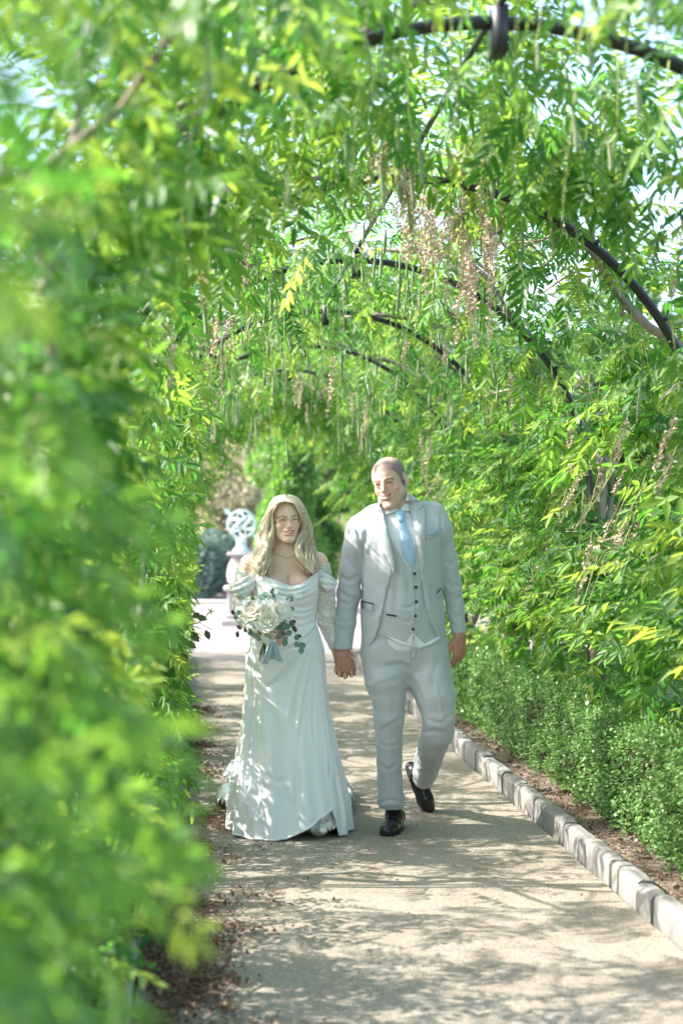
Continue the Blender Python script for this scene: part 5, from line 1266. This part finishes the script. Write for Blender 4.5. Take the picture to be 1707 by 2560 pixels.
# two soft shapes of the bust and the step of the wrap at the slit
for a in (682, 750):
    ax_ = bp(a, 1468).x; zz = bp(a, 1470).z; Y -= (.020 * np.exp(-((X - ax_) / .05)**2 - ((Z - zz) / .05)**2)) * (s_ < 0)
V = np.stack([X, Y, Z], -1).reshape(-1, 3); I = np.arange(NT * NR).reshape(NR, NT)
Q = np.stack([I[:-1], I[1:], np.roll(I, -1, 1)[1:], np.roll(I, -1, 1)[:-1]], -1).reshape(-1, 4)
nn = normals(V, Q)
if (nn[I[60, 195]] @ np.array([0, -1, 0])) < 0: Q = Q[:, ::-1]
V = wrinkle(V, Q, [
  # draped neckline
  ([(640, 1432), (670, 1452), (720, 1468), (770, 1455), (797, 1428)], 4, .006, .7), ([(638, 1444), (670, 1466), (720, 1480), (768, 1468), (797, 1440)], 4.5, .007, .7), ([(637, 1458), (672, 1480), (720, 1492), (768, 1482), (797, 1458)], 4.5, .006, .7), ([(638, 1476), (675, 1494), (725, 1503), (770, 1496), (796, 1480)], 4, .004, .6),
  ([(730, 1516), (760, 1520), (793, 1508)], 4, .004, .6), ([(725, 1530), (760, 1535), (792, 1522)], 4, .004, .6), ([(720, 1545), (760, 1550), (790, 1536)], 4, .004, .6), ([(715, 1560), (755, 1568), (790, 1552)], 4, .005, .6),
  # folds that fan out from the gathered hip on the right
  ([(796, 1562), (775, 1585), (740, 1610), (690, 1632)], 5, .008, .6), ([(794, 1565), (770, 1605), (735, 1650), (690, 1700), (660, 1720)], 6, .009, .6), ([(795, 1568), (772, 1630), (742, 1720), (722, 1830)], 5, .009, .6), ([(796, 1570), (782, 1650), (760, 1760), (742, 1900)], 5, .008, .5),
  ([(797, 1570), (790, 1650), (783, 1760), (786, 1880)], 4.5, .008, .5), ([(799, 1572), (797, 1650), (801, 1740), (815, 1840), (823, 1900), (822, 1962)], 3.5, .012, .9), ([(801, 1575), (806, 1650), (812, 1750), (822, 1850)], 3.5, .006, .5), ([(803, 1590), (810, 1700), (830, 1850), (845, 1980)], 6, .010, .5),
  ([(618, 1600), (625, 1700), (622, 1850), (612, 2000), (606, 2060)], 6, .016, .6), ([(625, 1690), (640, 1850), (638, 2000), (640, 2060)], 9, .012, .4), ([(668, 1740), (690, 1850), (700, 1960), (735, 2050)], 12, .012, .5), ([(650, 1930), (690, 1955), (720, 1950)], 7, .010, .7), ([(736, 1900), (745, 1960), (740, 2030)], 8, .010, .4),
  ([(610, 1720), (600, 1850), (590, 1960), (585, 2050)], 5, .012, .4), ([(835, 1920), (850, 1990), (858, 2060)], 7, .012, .4)])
dress = obj('dress', V, Q, M_satin, bride); bd = bvh(V, Q)
# give the cloth thickness at hem and neckline
so = dress.modifiers.new('thickness', 'SOLIDIFY'); so.thickness = .004; so.offset = -1
# rolled hem that lies on the gravel
mb = MB(); hemv = [Vector(V[i]) for i in I[-1]]; mb.tube([p + Vector((0, 0, .004)) for p in hemv[130:227]], .006, 6); mb.build('rolled_hem', M_satin, dress)
# train spread on the gravel behind her
poly = [(.215, 8.62), (.165, 8.82), (.150, 8.95), (.105, 9.15), (.095, 9.38), (.15, 9.50), (.20, 9.62), (.16, 9.80), (.125, 10.05), (.20, 10.25), (.45, 10.35), (.75, 10.2), (.88, 9.7), (.86, 9.1), (.78, 8.7), (.5, 8.5)]
px_ = np.array([p[0] for p in poly]); py_ = np.array([p[1] for p in poly]); gx, gy = np.meshgrid(np.arange(.06, .95, .022), np.arange(8.45, 10.42, .022), indexing='ij')
D = -poly_sdf(px_, py_, gx, gy); keep = D > 0; ids = np.full(gx.shape, -1); ids[keep] = np.arange(keep.sum())
zz = np.array([.030 + .060 * abs(mnoise.noise(Vector((a * 7, b * 4, 1)))) + .10 * math.exp(-((d - .05) / .05)**2) * (.5 + mnoise.noise(Vector((a * 16, b * 10, 5)))) for a, b, d in zip(gx[keep], gy[keep], D[keep])])
zz = np.maximum(.006, zz * np.clip(D[keep] / .03, .15, 1)) + .25 * np.exp(-((gx[keep] - .5) / .16)**2 - ((gy[keep] - 8.9) / .35)**2)
v = np.stack([gx[keep], gy[keep], zz], 1); q_ = np.stack([ids[:-1, :-1], ids[1:, :-1], ids[1:, 1:], ids[:-1, 1:]], -1).reshape(-1, 4); q_ = q_[(q_ >= 0).all(1)]
tr_ = obj('train', relax(v, q_, 2, .5), q_, M_satin, bride); so = tr_.modifiers.new('thickness', 'SOLIDIFY'); so.thickness = .005
# lace sleeves
def sleeve(rows, name, cut):
    P = [bp(a, b, d) for a, b, r, d in rows]; rr = [r for *_, r_, d in rows for r in [r_]]; S = spline(P, 7); rs = np.interp(np.linspace(0, 1, len(S)), np.linspace(0, 1, len(rr)), rr)
    v, f = tube(S, list(rs * (1 + .03 * np.sin(np.arange(len(S)) * 1.7))), 36, False); v = np.array([tuple(p) for p in v]); f = np.array(f)
    qx, qy = topx(v); ok = cut(qx, qy); f = f[ok[f].all(1)]
    o = obj(name, v, f, M_lace, bride); return v, f
sv = sleeve([(797, 1388, .050, .02), (802, 1425, .0505, .02), (810, 1470, .050, .03), (813, 1515, .054, .04), (816, 1545, .054, .04), (824, 1580, .038, .03), (834, 1612, .0265, .02), (836, 1620, .028, .02)], 'lace_sleeve', lambda x, y: y > np.maximum(1425 - (x - 793) * 2.2, 1403) + 2.0 * np.sin(x * .9))
sleeve([(622, 1392, .0495, .02), (616, 1425, .051, .02), (610, 1470, .050, .03), (607, 1510, .050, .05), (606, 1530, .050, .02), (620, 1552, .046, -.07), (640, 1577, .036, -.15), (652, 1590, .028, -.19)], 'lace_sleeve', lambda x, y: y > 1431 - (636 - x) * .42 + 2.0 * np.sin(x * .9))
# draped bands off the shoulders
def swag(cx, cy, hwp, topl, topr, botl, botr, name):
    v = []; n, m = 60, 16; c = bp(cx, cy, .02)
    for j in range(m):
        w = j / (m - 1)
        for i in range(n):
            a = 2 * math.pi * i / n; ca, sa = math.cos(a), math.sin(a); u = (ca + 1) / 2
            zt_ = bp(cx, topl[1] + (topr[1] - topl[1]) * u, 0).z; zb = bp(cx, botl[1] + (botr[1] - botl[1]) * u - (10 * (1 - abs(2*u-1)**2) if True else 0) * -1, 0).z
            if sa > 0: zb = zb * .5 + zt_ * .5 - .02
            xl = topl[0] + (botl[0] - topl[0]) * w; xr = topr[0] + (botr[0] - topr[0]) * w
            bulge = .014 * math.sin(math.pi * w) + .005 * math.sin(w * 17 + ca * 2)
            X_ = bp((xl + xr) / 2, cy).x + ((xr - xl) / 2 * mpp + bulge) * ca
            v.append((X_, c.y - (-.02) - (.078 + bulge) * -sa if False else c.y + (.070 + bulge) * sa, zt_ + (zb - zt_) * w))
    f = [(j*n+i, j*n+(i+1)%n, (j+1)*n+(i+1)%n, (j+1)*n+i) for j in range(m - 1) for i in range(n)]
    V_ = np.array(v); Q_ = np.array(f); o = obj(name, V_, Q_, M_satin, bride); so = o.modifiers.new('thickness', 'SOLIDIFY'); so.thickness = .004; return o
swag(608, 1460, 30, (580, 1461), (640, 1428), (588, 1487), (640, 1466), 'shoulder_drape')
swag(818, 1450, 22, (795, 1424), (839, 1450), (799, 1456), (828, 1474), 'shoulder_drape')
# petticoat and shoes seen in the slit
cpx = [(757, 2052), (770, 2022), (790, 1992), (812, 1962), (826, 1975), (832, 2020), (828, 2052), (806, 2060), (790, 2057), (775, 2064)]
mb = MB(); v = []; n, m = 40, 14
for j in range(m):
    for i in range(n):
        a = math.pi * (1 + i / (n - 1)); w_ = j / (m - 1); rr_ = .085 + .030 * w_ + .006 * math.sin(i * 1.3) * w_; c = bp(792, 2000, -.085)
        v.append((c.x + math.cos(a) * rr_ * 1.05, c.y + math.sin(a) * rr_ * 1.2, .20 - .155 * w_ + .008 * (math.sin(i * 2.2) if j == m - 1 else 0)))
obj('lace_petticoat', v, [(j*n+i, j*n+i+1, (j+1)*n+i+1, (j+1)*n+i) for j in range(m - 1) for i in range(n - 1)], lace_mat('petticoat_lace'), bride)
M_bshoe = mat('ivory_shoe', (.72, .70, .64), .4, .5)
Fo = Field(np.arange(bp(750, 0).x, bp(835, 0).x, .0035), np.arange(8.15, 8.62, .0035), np.arange(-.005, .14, .0035))
a = bp(775, 2056, -.02); Fo.chain([Vector((a.x, YB - .00, .075)), Vector((bp(783, 0).x, YB - .08, .058)), Vector((bp(791, 0).x, YB - .165, .040)), Vector((bp(799, 0).x, YB - .235, .045))], [.030, .031, .040, .022], .02, (1, 1, 1.25))
Fo.cone(Vector((a.x, YB - .01, .115)), Vector((bp(786, 0).x, YB - .12, .095)), .030, .027, .012, 's')
P, Q = Fo.surf(); P = relax(P, Q, 2, .5); shb = obj('shoe', P, Q, M_bshoe, bride)
mb = MB(); hx = bp(771, 0).x; mb.box((hx - .020, YB - .045, .0), (hx + .022, YB + .0, .085), .005); mb.build('block_heel', M_bshoe, shb)

# ---- hair
hc_ = [(.88, .76, .58), (.80, .67, .49), (.93, .86, .72), (.64, .51, .36)]
M_hair = mat('blonde_hair', (.5, .4, .28), .5, .35, tone=True)
Fh = Field(np.arange(BH.x - .12, BH.x + .12, .005), np.arange(BH.y - .12, BH.y + .15, .005), np.arange(BH.z - .24, BH.z + .15, .005))
Fh.ell(BH + BR @ Vector((0, .014, .034)), (.080, .099, .084), 0, 'u', BR); Fh.cone(BH + Vector((0, .06, 0)), BH + Vector((0, .085, -.20)), .075, .07, .03)
Fh.ell(BH + BR @ Vector((0, -.09, -.035)), (.070, .115, .105), .006, 's', BR)
P, Q = Fh.surf(); obj('hair_cap', P, Q, M_hair, bride, True, None, np.tile(np.array(hc_[1]) * .9, (len(P), 1)))
G = {'Li': [(714, 1254, -.088), (694, 1259, -.098), (679, 1286, -.078), (680, 1322, -.045), (678, 1356, -.060), (670, 1393, -.125), (652, 1428, -.135)],
     'Lo': [(713, 1237, .01), (687, 1247, .02), (667, 1290, .02), (653, 1325, .03), (648, 1365, .02), (638, 1402, -.03), (640, 1430, -.07)],
     'Ri': [(717, 1254, -.088), (737, 1259, -.098), (752, 1283, -.080), (757, 1318, -.045), (749, 1352, -.06), (752, 1392, -.125), (776, 1424, -.135)],
     'Ro': [(717, 1237, .01), (743, 1246, .02), (762, 1285, .02), (773, 1318, .03), (774, 1352, .02), (783, 1388, -.02), (786, 1422, -.07)],
     'Bl': [(712, 1241, .03), (690, 1255, .09), (672, 1300, .10), (662, 1345, .09), (668, 1385, .07), (672, 1415, .07)], 'Br': [(718, 1241, .03), (740, 1255, .09), (757, 1300, .10), (766, 1345, .09), (762, 1385, .07), (756, 1415, .07)]}
hv, hf, hcol, hn = [], [], [], 0
def strands(A, B, n, amp, r0):
    global hn
    for k in range(n):
        u = random.random(); cl = math.floor(u * 14); g = random.Random(cl * 7 + len(A)); lay = random.random() ** 1.5
        pts = []; ph0 = g.uniform(0, 6.28) + random.gauss(0, .25); jx, jd = random.gauss(0, 1), random.gauss(0, .0022)
        fly = random.random() < .06; ext = random.uniform(-16, 10)
        AA = [Vector(q) for q in spline([Vector(q) for q in A], 2)]; BB = [Vector(q) for q in spline([Vector(q) for q in B], 2)]
        for i, (a, b) in enumerate(zip(AA, BB)):
            px = a[0] + (b[0] - a[0]) * u; py = a[1] + (b[1] - a[1]) * u; d = a[2] + (b[2] - a[2]) * u; f = i / (len(AA) - 1)
            ph = ph0 + u * 4; px += math.sin(f * 12 + ph) * amp * min(1, f * 1.3) + jx * (.5 + 2.0 * f) + (jx * 9 * f * f if fly else 0); d += math.cos(f * 12 + ph) * amp * .0026 * f - lay * .012 + jd
            py += (ext * f * f)
            pts.append(bp(px, py, d))
        S = spline(pts, 2); rr = [r0 * (1 - .65 * i / len(S)) for i in range(len(S))]; v, f = tube(S, rr, 3, False)
        c = np.array(hc_[random.choice((0, 0, 1, 2, 2, 3))]) * random.uniform(.85, 1.12)
        hv.extend([tuple(p) for p in v]); hf.extend([tuple(i + hn for i in q) for q in f]); hcol.extend([tuple(c)] * len(v)); hn = len(hv)
strands(G['Li'], G['Lo'], 700, 8.0, .0016); strands(G['Ri'], G['Ro'], 700, 8.0, .0016); strands(G['Bl'], G['Br'], 160, 3, .003)
strands([(713, 1250, -.07)] + G['Li'][1:], [(712, 1237, .06)] + [(x + 6, y - 3, d + .04) for x, y, d in G['Lo'][1:]], 150, 4, .0024); strands([(717, 1250, -.07)] + G['Ri'][1:], [(718, 1237, .06)] + [(x - 6, y - 3, d + .04) for x, y, d in G['Ro'][1:]], 150, 4, .0024)
strands([(713, 1246, -.04)] + G['Lo'][1:], [(x - 3, y, d) for x, y, d in G['Lo']], 90, 5.0, .0016); strands([(717, 1246, -.04)] + G['Ro'][1:], [(x + 3, y, d) for x, y, d in G['Ro']], 90, 5.0, .0016)
obj('hair', np.array(hv), np.array(hf), M_hair, bride, True, None, np.array(hcol))
# ---- glasses, necklace, earring
M_gold = mat('gold_wire', (.72, .50, .26), .25, .5, metal=1)
LB = lambda *p: BH + BR @ (Vector(p) * BS)
mb = MB()
for s in (-1, 1):
    pts = [LB(s * .0325 + .0245 * math.cos(a), -.1065 + .006 * (s * math.cos(a) > 0) * math.cos(a) ** 2, -.0045 + .0215 * math.sin(a)) for a in np.linspace(0, 2 * math.pi, 33)]; mb.tube(pts, .0013, 5, False)
    mb.tube([LB(s * .057, -.100, .004), LB(s * .070, -.085, .004), LB(s * .080, .0, .0)], .0015, 5)
mb.tube([LB(-.008, -.1065, .0), LB(0, -.110, .004), LB(.008, -.1065, .0)], .0011, 5); gl = mb.build('glasses_frame', M_gold, bride)
M_glass = bpy.data.materials.new('clear_lens'); M_glass.use_nodes = True; n_ = M_glass.node_tree.nodes; l_ = M_glass.node_tree.links; n_.remove(n_['Principled BSDF'])
tb_ = n_.new('ShaderNodeBsdfTransparent'); gb_ = n_.new('ShaderNodeBsdfGlossy'); gb_.inputs['Roughness'].default_value = .02; mb_ = n_.new('ShaderNodeMixShader'); mb_.inputs[0].default_value = .05
l_.new(tb_.outputs[0], mb_.inputs[1]); l_.new(gb_.outputs[0], mb_.inputs[2]); l_.new(mb_.outputs[0], n_['Material Output'].inputs[0])
for s in (-1, 1):
    v = [LB(s * .0325, -.1065, -.0045)] + [LB(s * .0325 + .024 * math.cos(a), -.1062, -.0045 + .021 * math.sin(a)) for a in np.linspace(0, 2 * math.pi, 24, endpoint=False)]
    obj('lens', v, [(0, i + 1, (i + 1) % 24 + 1) for i in range(24)], M_glass, gl)
def onbody(px, py, off):
    d = (_f * FPX + _r * (px - 853.5) - _u * (py - 1280)).normalized(); h = bbody.ray_cast(CAM, d); return h[0] - d * off if h[0] is not None else bp(px, py, -.05)
nk = spline([Vector((a, b, 0)) for a, b in ((680, 1367), (685, 1377), (694, 1386), (710, 1394), (724, 1393), (734, 1388), (741, 1376))], 5); mb = MB(); pts = [onbody(p.x, p.y, .002) for p in nk]; mb.tube(pts, .0009, 4)
for i in (3, 10, 16, 22, 27): mb.lathe([(.0005, -.0028), (.0024, -.0015), (.0030, 0), (.0024, .0015), (.0005, .0028)], pts[i], 8)
mb.build('necklace', M_gold, bride)
M_pearl = mat('pearl', (.85, .82, .78), .2, .6)
mb = MB(); mb.lathe([(.0005, -.004), (.0034, -.002), (.004, 0), (.0034, .002), (.0005, .004)], LB(.0745, -.012, -.040), 10); mb.build('earring', M_pearl, bride)

# ================================================================== the bouquet
BQ = bp(655, 1545, -.30); bq = empty('bouquet', BQ, 'bouquet of cream roses and eucalyptus with pale blue ribbons, held in the woman\'s right hand', 'bouquet')
M_petal = mat('cream_petal', (.86, .82, .73), .6, .3, sss=.1); M_white = mat('white_petal', (.85, .85, .82), .6, .3); M_rose2 = mat('blush_petal', (.85, .77, .67), .6, .3)
M_euc = mat('eucalyptus_leaf', (.13, .21, .17), .6, .3, var=(30, (.20, .29, .25), .8)); M_plum = mat('plum_leaf', (.10, .055, .06), .6, .3); M_sprig = mat('green_sprig', (.16, .24, .07), .6, .3); M_stem = mat('cut_stem', (.12, .12, .05), .7, .2)
M_ribbon = mat('pale_blue_ribbon', (.46, .58, .66), .5, .4, sheen=.3)
def petal(c, ax, a, r, tilt, wd, h, curl, m, parent):
    """one cupped petal round the axis of a flower"""
    u = ax.orthogonal().normalized(); w = ax.cross(u); d = u * math.cos(a) + w * math.sin(a); t = ax.cross(d); v = []; n, k = 6, 5
    for j in range(k + 1):
        y = j / k
        for i in range(n + 1):
            x = (i / n - .5) * 2; wid = wd * math.sin(math.pi * (.18 + .62 * y)) ; e = h * y * (1 - .10 * x * x * y)
            out = r * (.25 + .75 * y) + tilt * y * y * h + curl * max(0, y - .75) * 4 * h * .25; v.append(c + d * (out - .35 * wid * x * x) + t * (wid * x) + ax * (e - tilt * .35 * h * y * y))
    f = [(j*(n+1)+i, j*(n+1)+i+1, (j+1)*(n+1)+i+1, (j+1)*(n+1)+i) for j in range(k) for i in range(n)]
    o = obj('petal', v, f, m, parent); return o
def rose(px, py, dy, rad, lean, m, closed=0.0):
    c = bp(px, py, dy); ax = Vector(lean).normalized(); rt = MB(); c0 = c - ax * rad * .55
    q = ax.to_track_quat('Z', 'Y').to_matrix(); mbx = MB(); mbx.lathe([(rad * .22, 0), (rad * .40, rad * .2), (rad * .34, rad * .55), (rad * .12, rad * .80)], (0, 0, 0), 12)
    core = obj('rose', [q @ Vector(p) + c0 for p in mbx.v], mbx.f, m, bq); tag(core, 'cream rose head of the bouquet' if m is M_petal else None)
    for lay, (n, r, tl, wd, h) in enumerate(((3, .16, .02, .34, 1.0), (4, .28, .06, .44, 1.02), (5, .42, .12, .54, 1.0), (6, .56, .24, .62, .92), (6, .70, .42, .68, .80))):
        for i in range(n): petal(c0, ax, i * 2 * math.pi / n + lay * .7 + random.uniform(-.15, .15), rad * r * (1 - closed * .3), tl * (1 - closed), rad * wd * random.uniform(.92, 1.08), rad * h * random.uniform(.95, 1.05), random.uniform(.0, 1), m, core)
rose(699, 1528, -.345, .046, (.25, -.9, .30), M_petal); rose(668, 1552, -.36, .050, (-.05, -1, .10), M_petal); rose(634, 1528, -.34, .044, (-.35, -.85, .30), M_rose2); rose(669, 1592, -.33, .040, (-.05, -.8, -.45), M_white, .6)
rose(652, 1512, -.32, .030, (-.1, -.7, .6), M_white, .3); rose(676, 1509, -.32, .028, (.05, -.7, .7), M_white, .4); rose(623, 1506, -.31, .030, (-.3, -.6, .7), M_white, .3); rose(651, 1500, -.29, .026, (-.1, -.5, .8), M_white, .3)
def blossom(px, py, dy, rad, m=None):
    c = bp(px, py, dy); ax = Vector((random.uniform(-.5, .5) + (px - 665) / 120, -1, random.uniform(-.3, .6))).normalized(); mb = MB(); u = ax.orthogonal().normalized(); w = ax.cross(u)
    for i in range(5):
        a = i * 1.2566 + random.random(); d = u * math.cos(a) + w * math.sin(a); t = ax.cross(d)
        mb.add([c, c + d * rad * .6 + t * rad * .38 + ax * rad * .15, c + d * rad + ax * rad * .05, c + d * rad * .6 - t * rad * .38 + ax * rad * .15], [(0, 1, 2, 3)])
    mb.tube([c, c + ax * rad * .25], [rad * .16, rad * .08], 5); mb.build('small_blossom', m or M_white, bq)
for px, py, n, sx, sy in ((612, 1520, 9, 10, 12), (640, 1570, 9, 11, 10), (622, 1555, 6, 7, 8), (720, 1512, 8, 8, 12), (727, 1535, 7, 7, 10), (700, 1498, 7, 14, 6), (745, 1493, 5, 12, 6), (690, 1480, 5, 14, 6), (605, 1545, 6, 6, 8), (716, 1550, 4, 6, 6), (645, 1550, 8, 10, 8), (668, 1515, 8, 22, 8), (700, 1555, 6, 8, 8), (636, 1500, 6, 14, 6)):
    for _ in range(n): blossom(px + random.gauss(0, sx * .6), py + random.gauss(0, sy * .6), -.31 - random.uniform(0, .03), random.uniform(.009, .015))
def leafp(px, py, dy, r, a, m, asp=.8, nm='eucalyptus_leaf'):
    c = bp(px, py, dy); ax = Vector((random.uniform(-.5, .5), -1, random.uniform(-.4, .4))).normalized(); u = Vector((math.cos(a), 0, math.sin(a))); u = (u - ax * u.dot(ax)).normalized(); w = ax.cross(u)
    v = [c + ax * .001]; n = 12
    for i in range(n): b = 2 * math.pi * i / n; v.append(c + u * math.cos(b) * r + w * math.sin(b) * r * asp - ax * (.15 * r * math.sin(b) ** 2 * -1))
    obj(nm, v, [(0, i + 1, (i + 1) % n + 1) for i in range(n)], m, bq)
for px, py, r, a, m in ((664, 1487, 8, 1.8, M_euc), (681, 1478, 7, 1.5, M_euc), (688, 1487, 8, .5, M_euc), (655, 1493, 8, 2.4, M_euc), (709, 1556, 9, 1, M_euc), (717, 1567, 9, .2, M_euc), (703, 1572, 9, 2.2, M_euc), (730, 1560, 7, .8, M_euc), (736, 1572, 8, -1, M_plum), (731, 1555, 8, .2, M_plum), (697, 1590, 8, 1, M_euc),
    (712, 1606, 9, 1.6, M_euc), (713, 1597, 7, .4, M_euc), (741, 1594, 7, -1.2, M_euc), (748, 1590, 6, -.4, M_plum), (741, 1611, 7, 1.2, M_euc), (755, 1614, 9, .1, M_euc), (753, 1626, 8, 1.3, M_euc), (722, 1583, 8, .5, M_euc), (705, 1583, 9, -.5, M_plum), (597, 1533, 7, 1, M_euc), (583, 1531, 6, 1.9, M_plum), (590, 1543, 6, .3, M_euc), (598, 1568, 7, -.5, M_plum), (594, 1586, 7, 1.7, M_plum), (614, 1575, 6, 1.2, M_plum),
    (627, 1583, 7, .1, M_euc), (640, 1588, 8, -.4, M_euc), (646, 1596, 6, -1, M_euc), (718, 1541, 6, 1, M_euc), (730, 1522, 6, .8, M_euc), (725, 1498, 8, .2, M_euc), (612, 1492, 6, 1.9, M_euc), (632, 1494, 6, 2.2, M_sprig), (690, 1570, 7, -.4, M_sprig)):
    leafp(px, py, -.30 - random.uniform(0, .04), r * mpp * 1.1, a, m, .62 if m is M_plum else .82)
for k in range(46):
    a = random.uniform(0, 6.28); q = random.random() ** .5; leafp(662 + 62 * q * math.cos(a), 1540 + 46 * q * math.sin(a), -.27 - .05 * random.random(), random.uniform(.008, .014), random.uniform(0, 6.28), random.choice((M_sprig, M_euc, M_sprig)), .4, 'sprig_leaf')
mb = MB()
for k in range(14):
    a = random.uniform(0, 6.28); mb.tube([bp(662 + 45 * math.cos(a), 1545 + 25 * math.sin(a), -.27), bp(664 + 4 * math.cos(a), 1595, -.26), bp(656 + 7 * math.cos(a * 2), 1645 + 8 * math.sin(a), -.27)], .0022, 5)
for c_ in ([(725, 1560), (742, 1590), (757, 1625)], [(705, 1560), (708, 1590), (712, 1612)], [(610, 1550), (597, 1565), (594, 1590)], [(605, 1530), (590, 1532), (580, 1528)], [(660, 1500), (664, 1485), (680, 1475)]): mb.tube([bp(a, b, -.30) for a, b in c_], .0014, 4)
mb.build('stems', M_stem, bq)
def ribbon(pts, w0, w1, nm='ribbon'):
    S = spline([bp(a, b, d) for a, b, d in pts], 5); v = []; k = 7
    for i, p in enumerate(S):
        f = i / (len(S) - 1); w = (w0 + (w1 - w0) * f)
        for j in range(k): u = (j / (k - 1) - .5) * 2; v.append(p + Vector((u * w, .006 * math.sin(u * 5 + f * 4), 0)))
    o = obj(nm, v, [(i*k+j, i*k+j+1, (i+1)*k+j+1, (i+1)*k+j) for i in range(len(S) - 1) for j in range(k - 1)], M_ribbon, bq); so = o.modifiers.new('thickness', 'SOLIDIFY'); so.thickness = .0012
ribbon([(676, 1600, -.29), (674, 1620, -.295), (668, 1640, -.29), (662, 1660, -.28)], .012, .016); ribbon([(682, 1600, -.29), (690, 1620, -.295), (696, 1640, -.28), (700, 1654, -.27)], .012, .016)
ribbon([(680, 1602, -.285), (682, 1625, -.28), (680, 1648, -.26)], .016, .022)
mb = MB(); mb.tube([bp(674, 1594, -.265), bp(676, 1612, -.27)], .021, 14); mb.build('ribbon_wrap', M_ribbon, bq)
